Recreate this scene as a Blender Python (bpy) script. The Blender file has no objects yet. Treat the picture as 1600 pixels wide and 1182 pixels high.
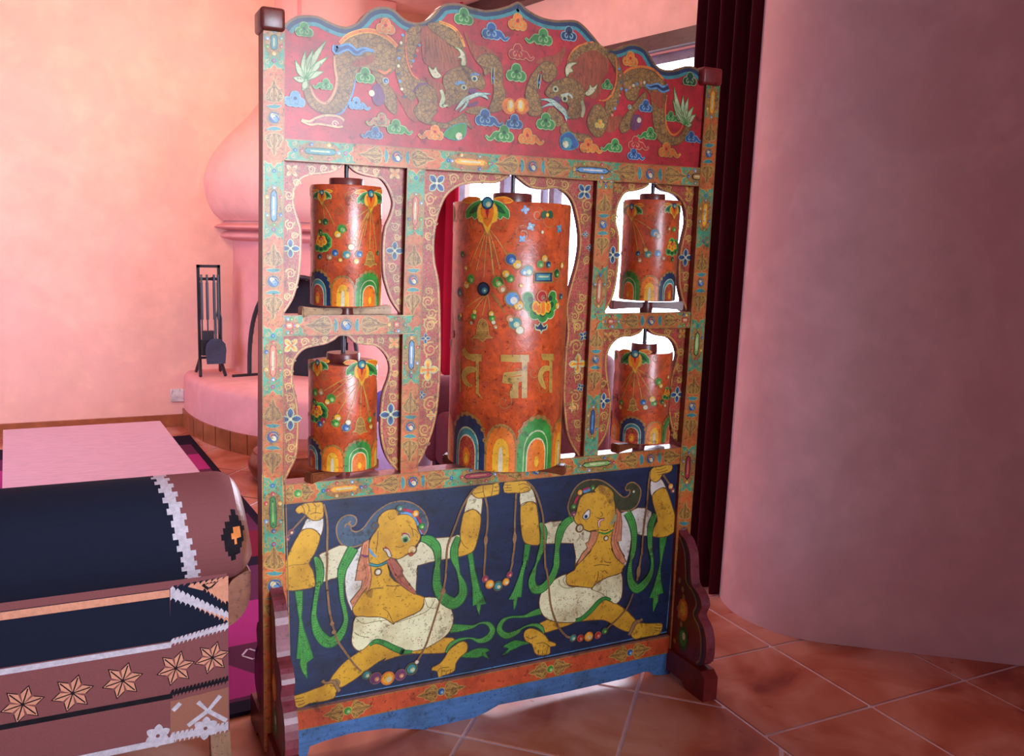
import bpy, bmesh, math, random
from mathutils import Vector
from mathutils.geometry import tessellate_polygon
random.seed(11)
sc = bpy.context.scene
COL = sc.collection
R = math.radians

# ------------------------------------------------------------------ camera
CX, CY, F = 759.5, 591.0, 1361.95          # principal point and focal length in pixels of the 1600x1182 frame
CP = Vector((-0.4458, -2.0520, 1.3383))
_y, _p, _r = R(25.3869), R(-9.1461), R(1.7332)
FW = Vector((math.sin(_y) * math.cos(_p), math.cos(_y) * math.cos(_p), math.sin(_p)))
_rt = Vector((math.cos(_y), -math.sin(_y), 0)); _up = _rt.cross(FW)
RT = math.cos(_r) * _rt + math.sin(_r) * _up
UP = -math.sin(_r) * _rt + math.cos(_r) * _up
cam = bpy.data.cameras.new('camera'); cam_o = bpy.data.objects.new('camera', cam); COL.objects.link(cam_o)
from mathutils import Matrix
M = Matrix.Identity(4)
for i in range(3):
    M[i][0], M[i][1], M[i][2], M[i][3] = RT[i], UP[i], -FW[i], CP[i]
cam_o.matrix_world = M
cam.sensor_fit = 'HORIZONTAL'; cam.sensor_width = 36.0; cam.lens = F / 1600 * 36
cam.shift_x = (800 - CX) / 1600; cam.clip_start = 0.02
sc.camera = cam_o

# ------------------------------------------------------------------ view + world + lights
vs = sc.view_settings
vs.view_transform = 'Standard'; vs.look = 'None'; vs.gamma = 1.0; vs.use_curve_mapping = False
vs.exposure = 0.15
W = bpy.data.worlds.new('sky'); sc.world = W; W.use_nodes = True
nt = W.node_tree; nt.nodes.clear()
wo = nt.nodes.new('ShaderNodeOutputWorld'); bg = nt.nodes.new('ShaderNodeBackground')
tc = nt.nodes.new('ShaderNodeTexCoord'); dp = nt.nodes.new('ShaderNodeVectorMath'); dp.operation = 'DOT_PRODUCT'
dp.inputs[1].default_value = (0.96, 0.25, 0.12)
cr = nt.nodes.new('ShaderNodeValToRGB')
cr.color_ramp.elements[0].position = 0.15; cr.color_ramp.elements[0].color = (0.14, 0.14, 0.22, 1)
cr.color_ramp.elements[1].position = 0.62; cr.color_ramp.elements[1].color = (7.6, 8.0, 10.0, 1)
nt.links.new(tc.outputs['Generated'], dp.inputs[0]); nt.links.new(dp.outputs['Value'], cr.inputs[0])
nt.links.new(cr.outputs[0], bg.inputs[0]); bg.inputs[1].default_value = 1.0
nt.links.new(bg.outputs[0], wo.inputs[0])

def area(name, loc, target, sx, sy, power, col):
    l = bpy.data.lights.new(name, 'AREA'); l.shape = 'RECTANGLE'; l.size = sx; l.size_y = sy
    l.energy = power; l.color = col
    o = bpy.data.objects.new(name, l); COL.objects.link(o); o.location = loc
    d = Vector(target) - Vector(loc); o.rotation_euler = d.to_track_quat('-Z', 'Y').to_euler()
    return o
front_l = area('daylight_window', (0.8, -4.3, 1.65), (-0.25, 0, 1.15), 1.8, 2.1, 24, (0.78, 0.86, 1.0)); front_l.data.spread = R(46)
area('daylight_left', (-2.7, 1.3, 1.5), (0.3, 3.6, 0.6), 1.8, 1.4, 58, (0.62, 0.60, 1.0)).data.spread = R(122)
area('ceiling_lamp', (-0.6, 2.2, 2.75), (0.1, 4.0, 2.3), 0.7, 0.7, 15, (1.0, 0.64, 0.38)).data.spread = R(120)
pl = bpy.data.lights.new('upper_wall_fill', 'POINT'); pl.energy = 20; pl.color = (1.0, 0.76, 0.60); pl.shadow_soft_size = .15  # added fill light to brighten the upper walls, no real fixture
pl_o = bpy.data.objects.new('upper_wall_fill', pl); COL.objects.link(pl_o); pl_o.location = (1.0, 2.1, 2.62)
portal = area('window_portal', (2.62, 2.5, 1.4), (1.0, 2.2, 1.4), 3.1, 2.0, 1, (1, 1, 1)); portal.data.cycles.is_portal = True

# ------------------------------------------------------------------ picture point -> place
def ray(x, y):
    return RT * ((x - CX) / F) - UP * ((y - CY) / F) + FW
def onY(x, y, Y=0.0):
    d = ray(x, y); return CP + d * ((Y - CP.y) / d.y)
def onX(x, y, X=0.0):
    d = ray(x, y); return CP + d * ((X - CP.x) / d.x)
def onZ(x, y, Z=0.0):
    d = ray(x, y); return CP + d * ((Z - CP.z) / d.z)

class PlaneY:
    def __init__(s, Y): s.Y = Y; s.step = None
    def P(s, x, y): p = onY(x, y, s.Y); return (p.x, p.z)
    def at(s, u, v, h=0): return Vector((u, s.Y - h, v))
    def out(s, p): return Vector((0, -1, 0))
class PlaneX:
    def __init__(s, X, sign): s.X = X; s.s = sign; s.step = None
    def P(s, x, y): p = onX(x, y, s.X); return (p.y, p.z)
    def at(s, u, v, h=0): return Vector((s.X + s.s * h, u, v))
    def out(s, p): return Vector((s.s, 0, 0))
class Cyl:
    def __init__(s, xc, yc, r): s.c = (xc, yc); s.r = r; s.step = r * R(7)
    def P(s, x, y):
        d = ray(x, y); ox, oy = CP.x - s.c[0], CP.y - s.c[1]
        a = d.x * d.x + d.y * d.y; b = ox * d.x + oy * d.y; c = ox * ox + oy * oy - s.r * s.r
        D = max(b * b - a * c, 0.0); t = (-b - math.sqrt(D)) / a; p = CP + d * t
        return (math.atan2(p.x - s.c[0], -(p.y - s.c[1])) * s.r, p.z)
    def at(s, u, v, h=0):
        a = u / s.r; q = s.r + h
        return Vector((s.c[0] + q * math.sin(a), s.c[1] - q * math.cos(a), v))
    def out(s, p): return Vector((p.x - s.c[0], p.y - s.c[1], 0)).normalized()

# ------------------------------------------------------------------ materials
def lin(c):
    return tuple(((v / 255) / 12.92 if v / 255 <= 0.04045 else ((v / 255 + 0.055) / 1.055) ** 2.4) for v in c)
MATS = {}
def paint(name, rgb, rough=0.42, var=0.22, scale=38.0, wear=0.0, wearcol=(60, 36, 24), bump=0.12, spec=0.5, wscale=55.0,
          stretch=None, second=None, second_amt=0.5, second_scale=90.0, coat=0.15, grime=1.0, scales=0):
    if name in MATS: return MATS[name]
    m = bpy.data.materials.new(name); m.use_nodes = True; n = m.node_tree.nodes; l = m.node_tree.links
    b = n['Principled BSDF']; b.inputs['Roughness'].default_value = rough; b.inputs['Specular IOR Level'].default_value = spec
    b.inputs['Coat Weight'].default_value = coat; b.inputs['Coat Roughness'].default_value = 0.25
    t = n.new('ShaderNodeTexCoord'); src = t.outputs['Object']
    if stretch:
        mp = n.new('ShaderNodeMapping'); mp.inputs['Scale'].default_value = stretch; l.new(src, mp.inputs[0]); src = mp.outputs[0]
    nz = n.new('ShaderNodeTexNoise'); nz.inputs['Scale'].default_value = scale; nz.inputs['Detail'].default_value = 6
    nz.inputs['Roughness'].default_value = 0.65; l.new(src, nz.inputs['Vector'])
    r = n.new('ShaderNodeValToRGB'); c = lin(rgb)
    lo = tuple(v * (1 - var) for v in c); hi = tuple(min(1, v * (1 + var) + 0.004) for v in c)
    r.color_ramp.elements[0].position = 0.3; r.color_ramp.elements[0].color = lo + (1,)
    r.color_ramp.elements[1].position = 0.7; r.color_ramp.elements[1].color = hi + (1,)
    l.new(nz.outputs['Fac'], r.inputs[0]); col = r.outputs[0]
    if second:
        n3 = n.new('ShaderNodeTexNoise'); n3.inputs['Scale'].default_value = second_scale; n3.inputs['Detail'].default_value = 4
        n3.inputs['Distortion'].default_value = 1.6
        l.new(src, n3.inputs['Vector']); r3 = n.new('ShaderNodeValToRGB')
        r3.color_ramp.elements[0].position = 0.56 - 0.06; r3.color_ramp.elements[1].position = 0.56
        mx = n.new('ShaderNodeMix'); mx.data_type = 'RGBA'; ml = n.new('ShaderNodeMath'); ml.operation = 'MULTIPLY'
        ml.inputs[1].default_value = second_amt; l.new(n3.outputs['Fac'], r3.inputs[0]); l.new(r3.outputs[0], ml.inputs[0])
        l.new(ml.outputs[0], mx.inputs['Factor']); l.new(col, mx.inputs['A']); mx.inputs['B'].default_value = lin(second) + (1,)
        col = mx.outputs['Result']
    if wear > 0:
        n2 = n.new('ShaderNodeTexNoise'); n2.inputs['Scale'].default_value = wscale; n2.inputs['Detail'].default_value = 8
        n2.inputs['Roughness'].default_value = 0.7; l.new(src, n2.inputs['Vector'])
        r2 = n.new('ShaderNodeValToRGB'); th = 0.68 - 0.16 * wear
        r2.color_ramp.elements[0].position = th; r2.color_ramp.elements[1].position = th + 0.05
        mx = n.new('ShaderNodeMix'); mx.data_type = 'RGBA'
        ml = n.new('ShaderNodeMath'); ml.operation = 'MULTIPLY'; ml.inputs[1].default_value = 0.8
        l.new(n2.outputs['Fac'], r2.inputs[0]); l.new(r2.outputs[0], ml.inputs[0]); l.new(ml.outputs[0], mx.inputs['Factor'])
        l.new(col, mx.inputs['A']); mx.inputs['B'].default_value = lin(wearcol) + (1,); col = mx.outputs['Result']
    if coat > 0:                                # old varnish: soft brownish clouding, fine dark flecks, craquelure
        def layer(scl, det, lo_, hi_, amt, c_, vor=False):
            nonlocal col
            if vor:
                q = n.new('ShaderNodeTexVoronoi'); q.feature = 'DISTANCE_TO_EDGE'; q.inputs['Scale'].default_value = scl; l.new(t.outputs['Object'], q.inputs['Vector']); f_ = q.outputs['Distance']
            else:
                q = n.new('ShaderNodeTexNoise'); q.inputs['Scale'].default_value = scl; q.inputs['Detail'].default_value = det; q.inputs['Roughness'].default_value = .6; l.new(t.outputs['Object'], q.inputs['Vector']); f_ = q.outputs['Fac']
            mr = n.new('ShaderNodeMapRange'); mr.inputs['From Min'].default_value = lo_; mr.inputs['From Max'].default_value = hi_; mr.inputs['To Max'].default_value = amt
            l.new(f_, mr.inputs[0]); mx = n.new('ShaderNodeMix'); mx.data_type = 'RGBA'; mx.blend_type = 'MULTIPLY'
            l.new(mr.outputs[0], mx.inputs['Factor']); l.new(col, mx.inputs['A']); mx.inputs['B'].default_value = lin(c_) + (1,); col = mx.outputs['Result']
        if scales: layer(scales, 0, .10, .0, .75, (110, 74, 40), True)
        layer(11, 5, .45, .75, .75 * grime, (176, 150, 116)); layer(150, 3, .60, .68, .7 * grime, (96, 70, 48)); layer(34, 6, .60, .66, .55 * grime, (120, 92, 66))
    l.new(col, b.inputs['Base Color'])
    if bump > 0:
        bp = n.new('ShaderNodeBump'); bp.inputs['Strength'].default_value = bump; bp.inputs['Distance'].default_value = 0.004
        l.new(nz.outputs['Fac'], bp.inputs['Height']); l.new(bp.outputs[0], b.inputs['Normal'])
    MATS[name] = m; return m

RED = paint('crimson_lacquer', (186, 24, 34), wear=0.15, second=(150, 40, 40), second_amt=.35, second_scale=14)
MAROON = paint('maroon_board', (170, 44, 44), wear=0.25, var=.25, second=(176, 130, 64), second_amt=.55, second_scale=150)
DKRED = paint('dark_red_wood', (112, 22, 20), rough=.4, stretch=(1, 1, .2))
SIDE = paint('red_brown_wood', (120, 40, 32), rough=.45, stretch=(1, 1, .15))
ORANGE = paint('orange_paint', (206, 98, 44), wear=0.25, second=(184, 136, 62), second_amt=.65, second_scale=80)
TANGOLD = paint('old_gold', (172, 128, 58), var=.3, wear=.3, scale=70, second=(120, 80, 40), second_amt=.6, second_scale=140)
GOLD = paint('gold_line', (196, 156, 74), rough=.35, var=.2)
GOLDD = paint('dull_gold_line', (160, 112, 52), rough=.4)
BRGOLD = paint('yellow_gold', (236, 178, 44), var=.18)
TURQ = paint('turquoise_green', (58, 160, 124), wear=.1, second=(172, 134, 62), second_amt=.4, second_scale=100)
BLUE = paint('blue_paint', (40, 84, 142))
LBLUE = paint('light_blue', (96, 150, 196))
TEAL = paint('teal_paint', (60, 138, 142))
GREEN = paint('leaf_green', (52, 140, 52))
DGREEN = paint('dark_green', (28, 78, 44))
LGREEN = paint('light_green', (140, 190, 96))
PALE = paint('pale_green_white', (184, 196, 150))
CREAM = paint('cream_paint', (216, 208, 168), wear=.12, wearcol=(96, 104, 120), var=.08)
WHITE = paint('white_paint', (218, 214, 202), var=.06, wear=.22, wearcol=(110, 112, 120))
YELLOW = paint('mustard_yellow', (214, 162, 40), var=.1, wear=.2, wearcol=(92, 70, 24), scale=12)
SKINLINE = paint('brown_outline', (112, 76, 36))
NAVY = paint('navy_paint', (16, 36, 70), rough=.38, var=.2, scale=20, wear=.03, wearcol=(60, 74, 96), stretch=(.4, 1, 2))
SLATE = paint('slate_hair', (66, 86, 104))
OLIVE = paint('olive_hair', (56, 62, 34))
SALMON = paint('salmon_scarf', (206, 132, 92), wear=.1)
PINKRED = paint('raspberry', (176, 40, 70))
PURPLE = paint('plum', (110, 52, 96))
RUST = paint('rust_mane', (158, 70, 30), stretch=(2.4, 1, .5), scale=60, var=.35)
DRAGON = paint('dragon_ochre', (160, 118, 50), var=.3, wear=.35, scale=80, wearcol=(112, 84, 46), second=(130, 98, 60), second_amt=.5, scales=95)
ORG = paint('bright_orange', (226, 118, 30))
BLACK = paint('black_brown', (24, 16, 14))
DKBLUE = paint('deep_blue', (26, 48, 84))
SKIRT = paint('blue_skirt', (66, 110, 164), rough=.5, wear=.1, wearcol=(40, 50, 70), stretch=(.4, 1, 2))
DRUM = paint('vermilion_drum', (204, 84, 36), rough=.3, wear=.18, var=.25, scale=30, bump=.5, second=(160, 70, 50), second_amt=.45, second_scale=26, coat=.6)
DRUMTOP = paint('drum_end', (140, 66, 50), rough=.4)
COLLAR = paint('collar_wood', (112, 46, 38), rough=.35)
PALEWOOD = paint('pale_wood', (178, 142, 104), stretch=(.3, 3, 3))
BRWOOD = paint('brown_wood', (124, 64, 34), rough=.4, stretch=(.3, 3, 3))
IRON = paint('iron_rod', (52, 46, 52), rough=.4, spec=.6)

# ------------------------------------------------------------------ mesh builder
from mathutils.geometry import delaunay_2d_cdt
def tess(p2):
    """triangles of an outline that may touch or cross itself"""
    r = delaunay_2d_cdt([Vector((p[0], p[1])) for p in p2], [], [list(range(len(p2)))], 1, 1e-7)
    return [(v.x, v.y) for v in r[0]], [tuple(f) for f in r[2]]
class MB:
    def __init__(s): s.v = []; s.f = []; s.m = []; s.mats = []; s.n = 0
    def mi(s, mat):
        if mat not in s.mats: s.mats.append(mat)
        return s.mats.index(mat)
    def add(s, verts, faces, mat):
        o = len(s.v); s.v += [tuple(p) for p in verts]; k = s.mi(mat)
        for f in faces: s.f.append(tuple(i + o for i in f)); s.m.append(k)
    def box(s, a, b, mat, bev=0.0):
        (x0, y0, z0), (x1, y1, z1) = a, b
        if bev <= 0:
            v = [(x, y, z) for z in (z0, z1) for y in (y0, y1) for x in (x0, x1)]
            s.add(v, [(0, 2, 3, 1), (4, 5, 7, 6), (0, 1, 5, 4), (2, 6, 7, 3), (0, 4, 6, 2), (1, 3, 7, 5)], mat); return
        bm = bmesh.new(); bmesh.ops.create_cube(bm, size=1)
        for q in bm.verts: q.co = Vector(((x0 + x1) / 2 + q.co.x * (x1 - x0), (y0 + y1) / 2 + q.co.y * (y1 - y0), (z0 + z1) / 2 + q.co.z * (z1 - z0)))
        bmesh.ops.bevel(bm, geom=list(bm.edges), offset=bev, segments=3, profile=.5, affect='EDGES')
        s.bm(bm, mat)
    def bm(s, bm, mat):
        bm.verts.index_update(); s.add([q.co for q in bm.verts], [[q.index for q in f.verts] for f in bm.faces], mat); bm.free()
    def slab(s, pts2, surf, depth, mat, side=None, front=0.0, back=None):
        """prism: outline in the surface's own 2-D, front at h=front, back at h=front-depth"""
        side = side or mat
        tri = tessellate_polygon([[Vector((p[0], p[1], 0)) for p in pts2]])
        A = [surf.at(p[0], p[1], front) for p in pts2]; B = [surf.at(p[0], p[1], front - depth) for p in pts2]
        n = len(pts2); o = surf.out(A[0])
        def fix(f, P, d):
            a, b, c = (P[i] for i in f)
            return f if (b - a).cross(c - a).dot(d) > 0 else tuple(reversed(f))
        s.add(A, [fix(t, A, o) for t in tri], mat); s.add(B, [fix(t, B, -o) for t in tri], back or side)
        ar = sum(pts2[i][0] * pts2[(i + 1) % n][1] - pts2[(i + 1) % n][0] * pts2[i][1] for i in range(n))
        V = A + B; fs = []
        e1 = (surf.at(1, 0) - surf.at(0, 0)).cross(surf.at(0, 1) - surf.at(0, 0)).dot(o)
        for i in range(n):
            j = (i + 1) % n; q = (i, i + n, j + n, j)
            fs.append(q if (ar > 0) == (e1 > 0) else tuple(reversed(q)))
        s.add(V, fs, side)
    def lathe(s, prof, c, mat, seg=48, a0=0, a1=2 * math.pi, sx=1, sy=1, closed=True):
        full = abs(a1 - a0 - 2 * math.pi) < 1e-6; na = seg if full else seg + 1
        v = [(c[0] + r * sx * math.cos(a0 + (a1 - a0) * i / seg), c[1] + r * sy * math.sin(a0 + (a1 - a0) * i / seg), c[2] + z) for r, z in prof for i in range(na)]
        fs = []
        for k in range(len(prof) - 1):
            for i in range(seg):
                j = (i + 1) % na; fs.append((k * na + i, k * na + j, (k + 1) * na + j, (k + 1) * na + i))
        s.add(v, fs, mat)
    def tube(s, pts, r, mat, seg=8, cap=True):
        pts = [Vector(p) for p in pts]; rs = r if isinstance(r, (list, tuple)) else [r] * len(pts); v = []; fs = []
        pu = None
        for i, p in enumerate(pts):
            d = (pts[min(i + 1, len(pts) - 1)] - pts[max(i - 1, 0)]).normalized()
            u = (pu - d * pu.dot(d)) if pu else d.orthogonal()
            u.normalize(); pu = u; w = d.cross(u)
            for k in range(seg):
                a = 2 * math.pi * k / seg; v.append(p + (u * math.cos(a) + w * math.sin(a)) * rs[i])
        for i in range(len(pts) - 1):
            for k in range(seg):
                j = (k + 1) % seg; fs.append((i * seg + k, i * seg + j, (i + 1) * seg + j, (i + 1) * seg + k))
        if cap: fs += [tuple(reversed(range(seg))), tuple(range((len(pts) - 1) * seg, len(pts) * seg))]
        s.add(v, fs, mat)
    def build(s, name, parent=None, smooth=None, kind=None):
        me = bpy.data.meshes.new(name)
        off = Vector(parent['_o']) if parent is not None else Vector((0, 0, 0))
        me.from_pydata([tuple(Vector(p) - off) for p in s.v], [], s.f)
        for m in s.mats: me.materials.append(m)
        me.polygons.foreach_set('material_index', s.m); me.update()
        o = bpy.data.objects.new(name, me); COL.objects.link(o)
        if parent is not None:
            o.parent = parent['_e']
        if smooth is not None:
            me.polygons.foreach_set('use_smooth', [True] * len(me.polygons)); me.set_sharp_from_angle(angle=R(smooth))
        if kind: o['kind'] = kind
        return o
def thing(name, label, cat, loc, group=None):
    e = bpy.data.objects.new(name, None); COL.objects.link(e); e.location = loc; e.empty_display_size = .1
    e['label'] = label; e['category'] = cat
    if group: e['group'] = group
    return {'_e': e, '_o': loc}
def under(o):                                  # a built part used as the parent of a sub-part
    off = Vector((0, 0, 0)); p = o
    while p: off += p.location; p = p.parent
    return {'_e': o, '_o': tuple(off)}
def tag(o, label, cat, group=None):
    o['label'] = label; o['category'] = cat
    if group: o['group'] = group
    return o

# ------------------------------------------------------------------ painted decoration on a board or a drum
CROPS = dict(D1=(440, 30, 5.91), D2=(590, 20, 5.14), D3=(770, 10, 4.728), D4=(930, 60, 5.63),
             F1=(430, 770, 7.39), F2=(600, 740, 7.39), F3=(430, 900, 5.375), F4=(600, 880, 5.91),
             G1=(770, 730, 7.3875), G2=(910, 710, 7.3875), G3=(760, 870, 6.953), G4=(900, 850, 6.953),
             UL=(440, 250, 4.73), LL=(440, 520, 4.73), C1=(640, 250, 4.378), C2=(640, 480, 4.075), C3=(700, 290, 4.73),
             UR=(880, 250, 4.377), LR=(880, 480, 4.222), T1=(400, 0, 4.2105), T2=(750, 0, 4.2105),
             B=(740, 700, 2.956), A=(400, 740, 2.674), K1=(270, 720, 2.558), K2=(275, 700, 4.545))
def k(c, pts):
    x0, y0, s = CROPS[c]
    return [(x0 + p[0] / s, y0 + p[1] / s) + tuple(q / s for q in p[2:]) for p in pts]
def crom(pts, closed, n=4):
    N = len(pts); out = []; D = len(pts[0])
    rng = range(N) if closed else range(N - 1)
    for i in rng:
        g = lambda j: pts[j % N] if closed else pts[max(0, min(N - 1, j))]
        p0, p1, p2, p3 = g(i - 1), g(i), g(i + 1), g(i + 2)
        for q in range(n):
            t = q / n
            out.append(tuple(0.5 * ((2 * p1[d]) + (-p0[d] + p2[d]) * t + (2 * p0[d] - 5 * p1[d] + 4 * p2[d] - p3[d]) * t * t + (-p0[d] + 3 * p1[d] - 3 * p2[d] + p3[d]) * t ** 3) for d in range(D)))
    if not closed: out.append(tuple(pts[-1]))
    return out
LAY = 0.00022
class Art:
    def __init__(s, mb, surf, base=0.0): s.mb = mb; s.s = surf; s.base = base; s.i = 0
    def h(s, L): s.i += 1; return s.base + LAY * (L + 1) + s.i * 3e-7
    def P(s, pts): return [s.s.P(p[0], p[1]) for p in pts]
    def kk(s, x, y):
        a, b = s.s.P(x, y - 3), s.s.P(x, y + 3); return math.hypot(a[0] - b[0], a[1] - b[1]) / 6
    def tris(s, pts, tri, mat, h):
        if s.s.step:
            bm = bmesh.new(); vv = [bm.verts.new((p[0], p[1], 0)) for p in pts]
            for t in tri:
                try: bm.faces.new([vv[i] for i in t])
                except ValueError: pass
            u0 = min(p[0] for p in pts); u1 = max(p[0] for p in pts); st = s.s.step
            q = math.ceil(u0 / st)
            while q * st < u1:
                bmesh.ops.bisect_plane(bm, geom=bm.verts[:] + bm.edges[:] + bm.faces[:], plane_co=(q * st, 0, 0), plane_no=(1, 0, 0)); q += 1
            bm.verts.index_update(); pts = [(w.co.x, w.co.y) for w in bm.verts]; tri = [tuple(w.index for w in f.verts) for f in bm.faces]; bm.free()
        V = [s.s.at(p[0], p[1], h) for p in pts]; fs = []
        for t in tri:
            a, b, c = V[t[0]], V[t[1]], V[t[2]]
            fs.append(t if (b - a).cross(c - a).dot(s.s.out(a)) >= 0 else tuple(reversed(t)))
        s.mb.add(V, fs, mat)
    def poly2(s, p2, mat, L):
        p2, tri = tess(p2); s.tris(p2, tri, mat, s.h(L))
    def stroke2(s, p2, mat, L):                 # p2: (u, v, halfwidth)
        n = len(p2); pts = []; tri = []
        for i in range(n):
            a = p2[max(i - 1, 0)]; b = p2[min(i + 1, n - 1)]; dx, dy = b[0] - a[0], b[1] - a[1]; q = math.hypot(dx, dy) or 1
            w = p2[i][2]; pts += [(p2[i][0] - dy / q * w, p2[i][1] + dx / q * w), (p2[i][0] + dy / q * w, p2[i][1] - dx / q * w)]
        for i in range(n - 1): tri += [(2 * i, 2 * i + 1, 2 * i + 3), (2 * i, 2 * i + 3, 2 * i + 2)]
        s.tris(pts, tri, mat, s.h(L))
    # picture-space inputs
    def poly(s, pts, mat, L, sm=3, line=None, lw=.7):
        p2 = s.P(pts)
        if sm: p2 = crom(p2, True, sm)
        s.poly2(p2, mat, L)
        if line:
            w = lw * s.kk(*pts[0][:2]); s.stroke2([(a, b, w) for a, b in p2 + p2[:1]], line, L + .5)
    def rib(s, pts, mat, L, sm=4, line=None, lw=.6):
        q = []
        for p in pts: u = s.s.P(p[0], p[1]); q.append((u[0], u[1], p[2] * s.kk(p[0], p[1])))
        q = crom(q, False, sm) if sm else q
        q = [(a, b, max(w, 0.0002)) for a, b, w in q]
        s.stroke2(q, mat, L)
        if line:
            w = lw * s.kk(*pts[0][:2])
            for sg in (1, -1):
                e = []
                for i in range(len(q)):
                    a = q[max(i - 1, 0)]; b = q[min(i + 1, len(q) - 1)]; dx, dy = b[0] - a[0], b[1] - a[1]; z = math.hypot(dx, dy) or 1
                    e.append((q[i][0] - sg * dy / z * q[i][2], q[i][1] + sg * dx / z * q[i][2], w))
                s.stroke2(e, line, L + .5)
        return q
    def line(s, pts, w, mat, L, sm=4): return s.rib([(p[0], p[1], w) for p in pts], mat, L, sm)
    def disc2(s, c, rx, ry, mat, L, n=14, rot=0):
        ca, sa = math.cos(rot), math.sin(rot)
        s.poly2([(c[0] + rx * math.cos(2 * math.pi * i / n) * ca - ry * math.sin(2 * math.pi * i / n) * sa,
                  c[1] + rx * math.cos(2 * math.pi * i / n) * sa + ry * math.sin(2 * math.pi * i / n) * ca) for i in range(n)], mat, L)
    def disc(s, x, y, r, mat, L, ry=None, rot=0, n=14):
        q = s.kk(x, y); s.disc2(s.s.P(x, y), r * q, (ry or r) * q, mat, L, n, rot)
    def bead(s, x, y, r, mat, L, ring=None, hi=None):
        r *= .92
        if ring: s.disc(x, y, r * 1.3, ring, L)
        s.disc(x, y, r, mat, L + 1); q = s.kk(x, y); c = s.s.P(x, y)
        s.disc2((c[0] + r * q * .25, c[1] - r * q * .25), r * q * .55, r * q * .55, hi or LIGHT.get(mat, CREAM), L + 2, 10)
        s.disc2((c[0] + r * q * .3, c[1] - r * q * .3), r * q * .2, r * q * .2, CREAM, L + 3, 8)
    def spiral(s, x, y, r, sg, mat, L, turns=1.35, w=.9, rot=0):
        q = s.kk(x, y); c = s.s.P(x, y); p = []
        for i in range(20):
            t = i / 19; a = rot + sg * turns * 2 * math.pi * t; rr = r * q * (1 - .82 * t)
            p.append((c[0] + rr * math.cos(a), c[1] + rr * math.sin(a), w * q * (1 - .4 * t)))
        s.stroke2(p, mat, L)
    def scroll(s, x, y, r, sg, L, mat=None, rot=1.5):
        mat = mat or GOLD; s.spiral(x, y, r * 1.12, sg, mat, L, 1.6, 1.25, rot)
        for j in range(3):
            b = rot + 2.1 * j; s.spiral(x + r * 1.25 * math.cos(b), y + r * 1.35 * math.sin(b), r * .5, -sg, GOLDD, L - .4, 1.2, .8, b)
        q = s.kk(x, y); c = s.s.P(x, y)
        for a in (0.3, 2.4, 4.2):
            d = (c[0] + r * q * 1.05 * math.cos(a), c[1] + r * q * 1.05 * math.sin(a)); s.disc2(d, r * q * .34, r * q * .15, mat, L + .3, 8, a + .6)
    def petal(s, c, ang, ln, wd, mat, L, tip=.6):
        ca, sa = math.cos(ang), math.sin(ang); p = []
        for t, w in ((0, .15), (.25, .75), (.5, 1), (.75, .8), (.92, .4), (1.0, .03)):
            p.append((t * ln, w * wd))
        pts = p + [(a, -b) for a, b in reversed(p)]
        s.poly2([(c[0] + a * ca - b * sa, c[1] + a * sa + b * ca) for a, b in pts], mat, L)
    def flower(s, x, y, r, mat, L, rot=0, edge=None, core=None, n=4, inner=None):
        q = s.kk(x, y); c = s.s.P(x, y)
        for i in range(n):
            a = rot + 2 * math.pi * i / n; s.petal(c, a, r * q, r * q * .36, edge or LBLUE, L)
            o = (c[0] + r * q * .1 * math.cos(a), c[1] + r * q * .1 * math.sin(a)); s.petal(o, a, r * q * .82, r * q * .24, mat, L + 1)
            if inner: s.petal(o, a, r * q * .5, r * q * .1, inner, L + 2)
        s.disc2(c, r * q * .16, r * q * .16, core or GOLD, L + 3, 8)
    def cloud(s, x, y, r, mat, L, tail=0, edge=None, flip=1, mid=None, hollow=None):
        edge = edge or PALE; mid = mid or DARK.get(mat, DKBLUE); q = s.kk(x, y) * r; c = s.s.P(x, y)
        lobes = [(0, .52, .52), (-.62, -.12, .46), (.62, -.12, .46), (0, -.1, .5)]
        tl = []
        if tail:
            n = 12
            for i in range(n + 1):
                t = i / n; tl.append((c[0] + tail * q * (.5 + 1.7 * t), c[1] + q * (-.2 + .28 * math.sin(t * 6.5)) * (1 if t < .98 else 1), q * (.3 * (1 - t) + .03)))
            s.stroke2([(a, b, w + q * .12) for a, b, w in tl], edge, L)
        for a, b, w in lobes: s.disc2((c[0] + a * q, c[1] + b * q * flip), (w + .12) * q, (w + .12) * q, edge, L)
        if tail: s.stroke2(tl, mat, L + 1)
        for a, b, w in lobes: s.disc2((c[0] + a * q, c[1] + b * q * flip), w * q, w * q, hollow or mat, L + 1)
        s.disc2((c[0], c[1] + .3 * q * flip), .2 * q, .2 * q, mid, L + 2, 10)
        for sg in (-1, 1):
            p = []
            for i in range(14):
                t = i / 13; a = math.pi / 2 - sg * 5.2 * t; rr = .34 * q * (1 - .75 * t)
                p.append((c[0] + sg * .3 * q + rr * math.cos(a), c[1] - .12 * q * flip + rr * math.sin(a), .075 * q))
            s.stroke2(p, edge, L + 3)
LIGHT = {}; DARK = {}
LIGHT.update({BLUE: LBLUE, TEAL: PALE, GREEN: LGREEN, PINKRED: SALMON, BRGOLD: CREAM, GOLD: CREAM, ORG: BRGOLD, PURPLE: SALMON, DGREEN: GREEN, DKBLUE: TEAL, RED: SALMON, LBLUE: WHITE, LGREEN: CREAM, CREAM: WHITE, SALMON: CREAM, BLACK: LBLUE})
DARK.update({ORG: RED, GREEN: DGREEN, BLUE: DKBLUE, TEAL: DGREEN, RED: MAROON, SALMON: RED, BRGOLD: ORG, DKBLUE: BLACK, SLATE: DKBLUE})
BEADS = [PINKRED, BLUE, BRGOLD, TEAL, RED, LBLUE, GREEN]

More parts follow.
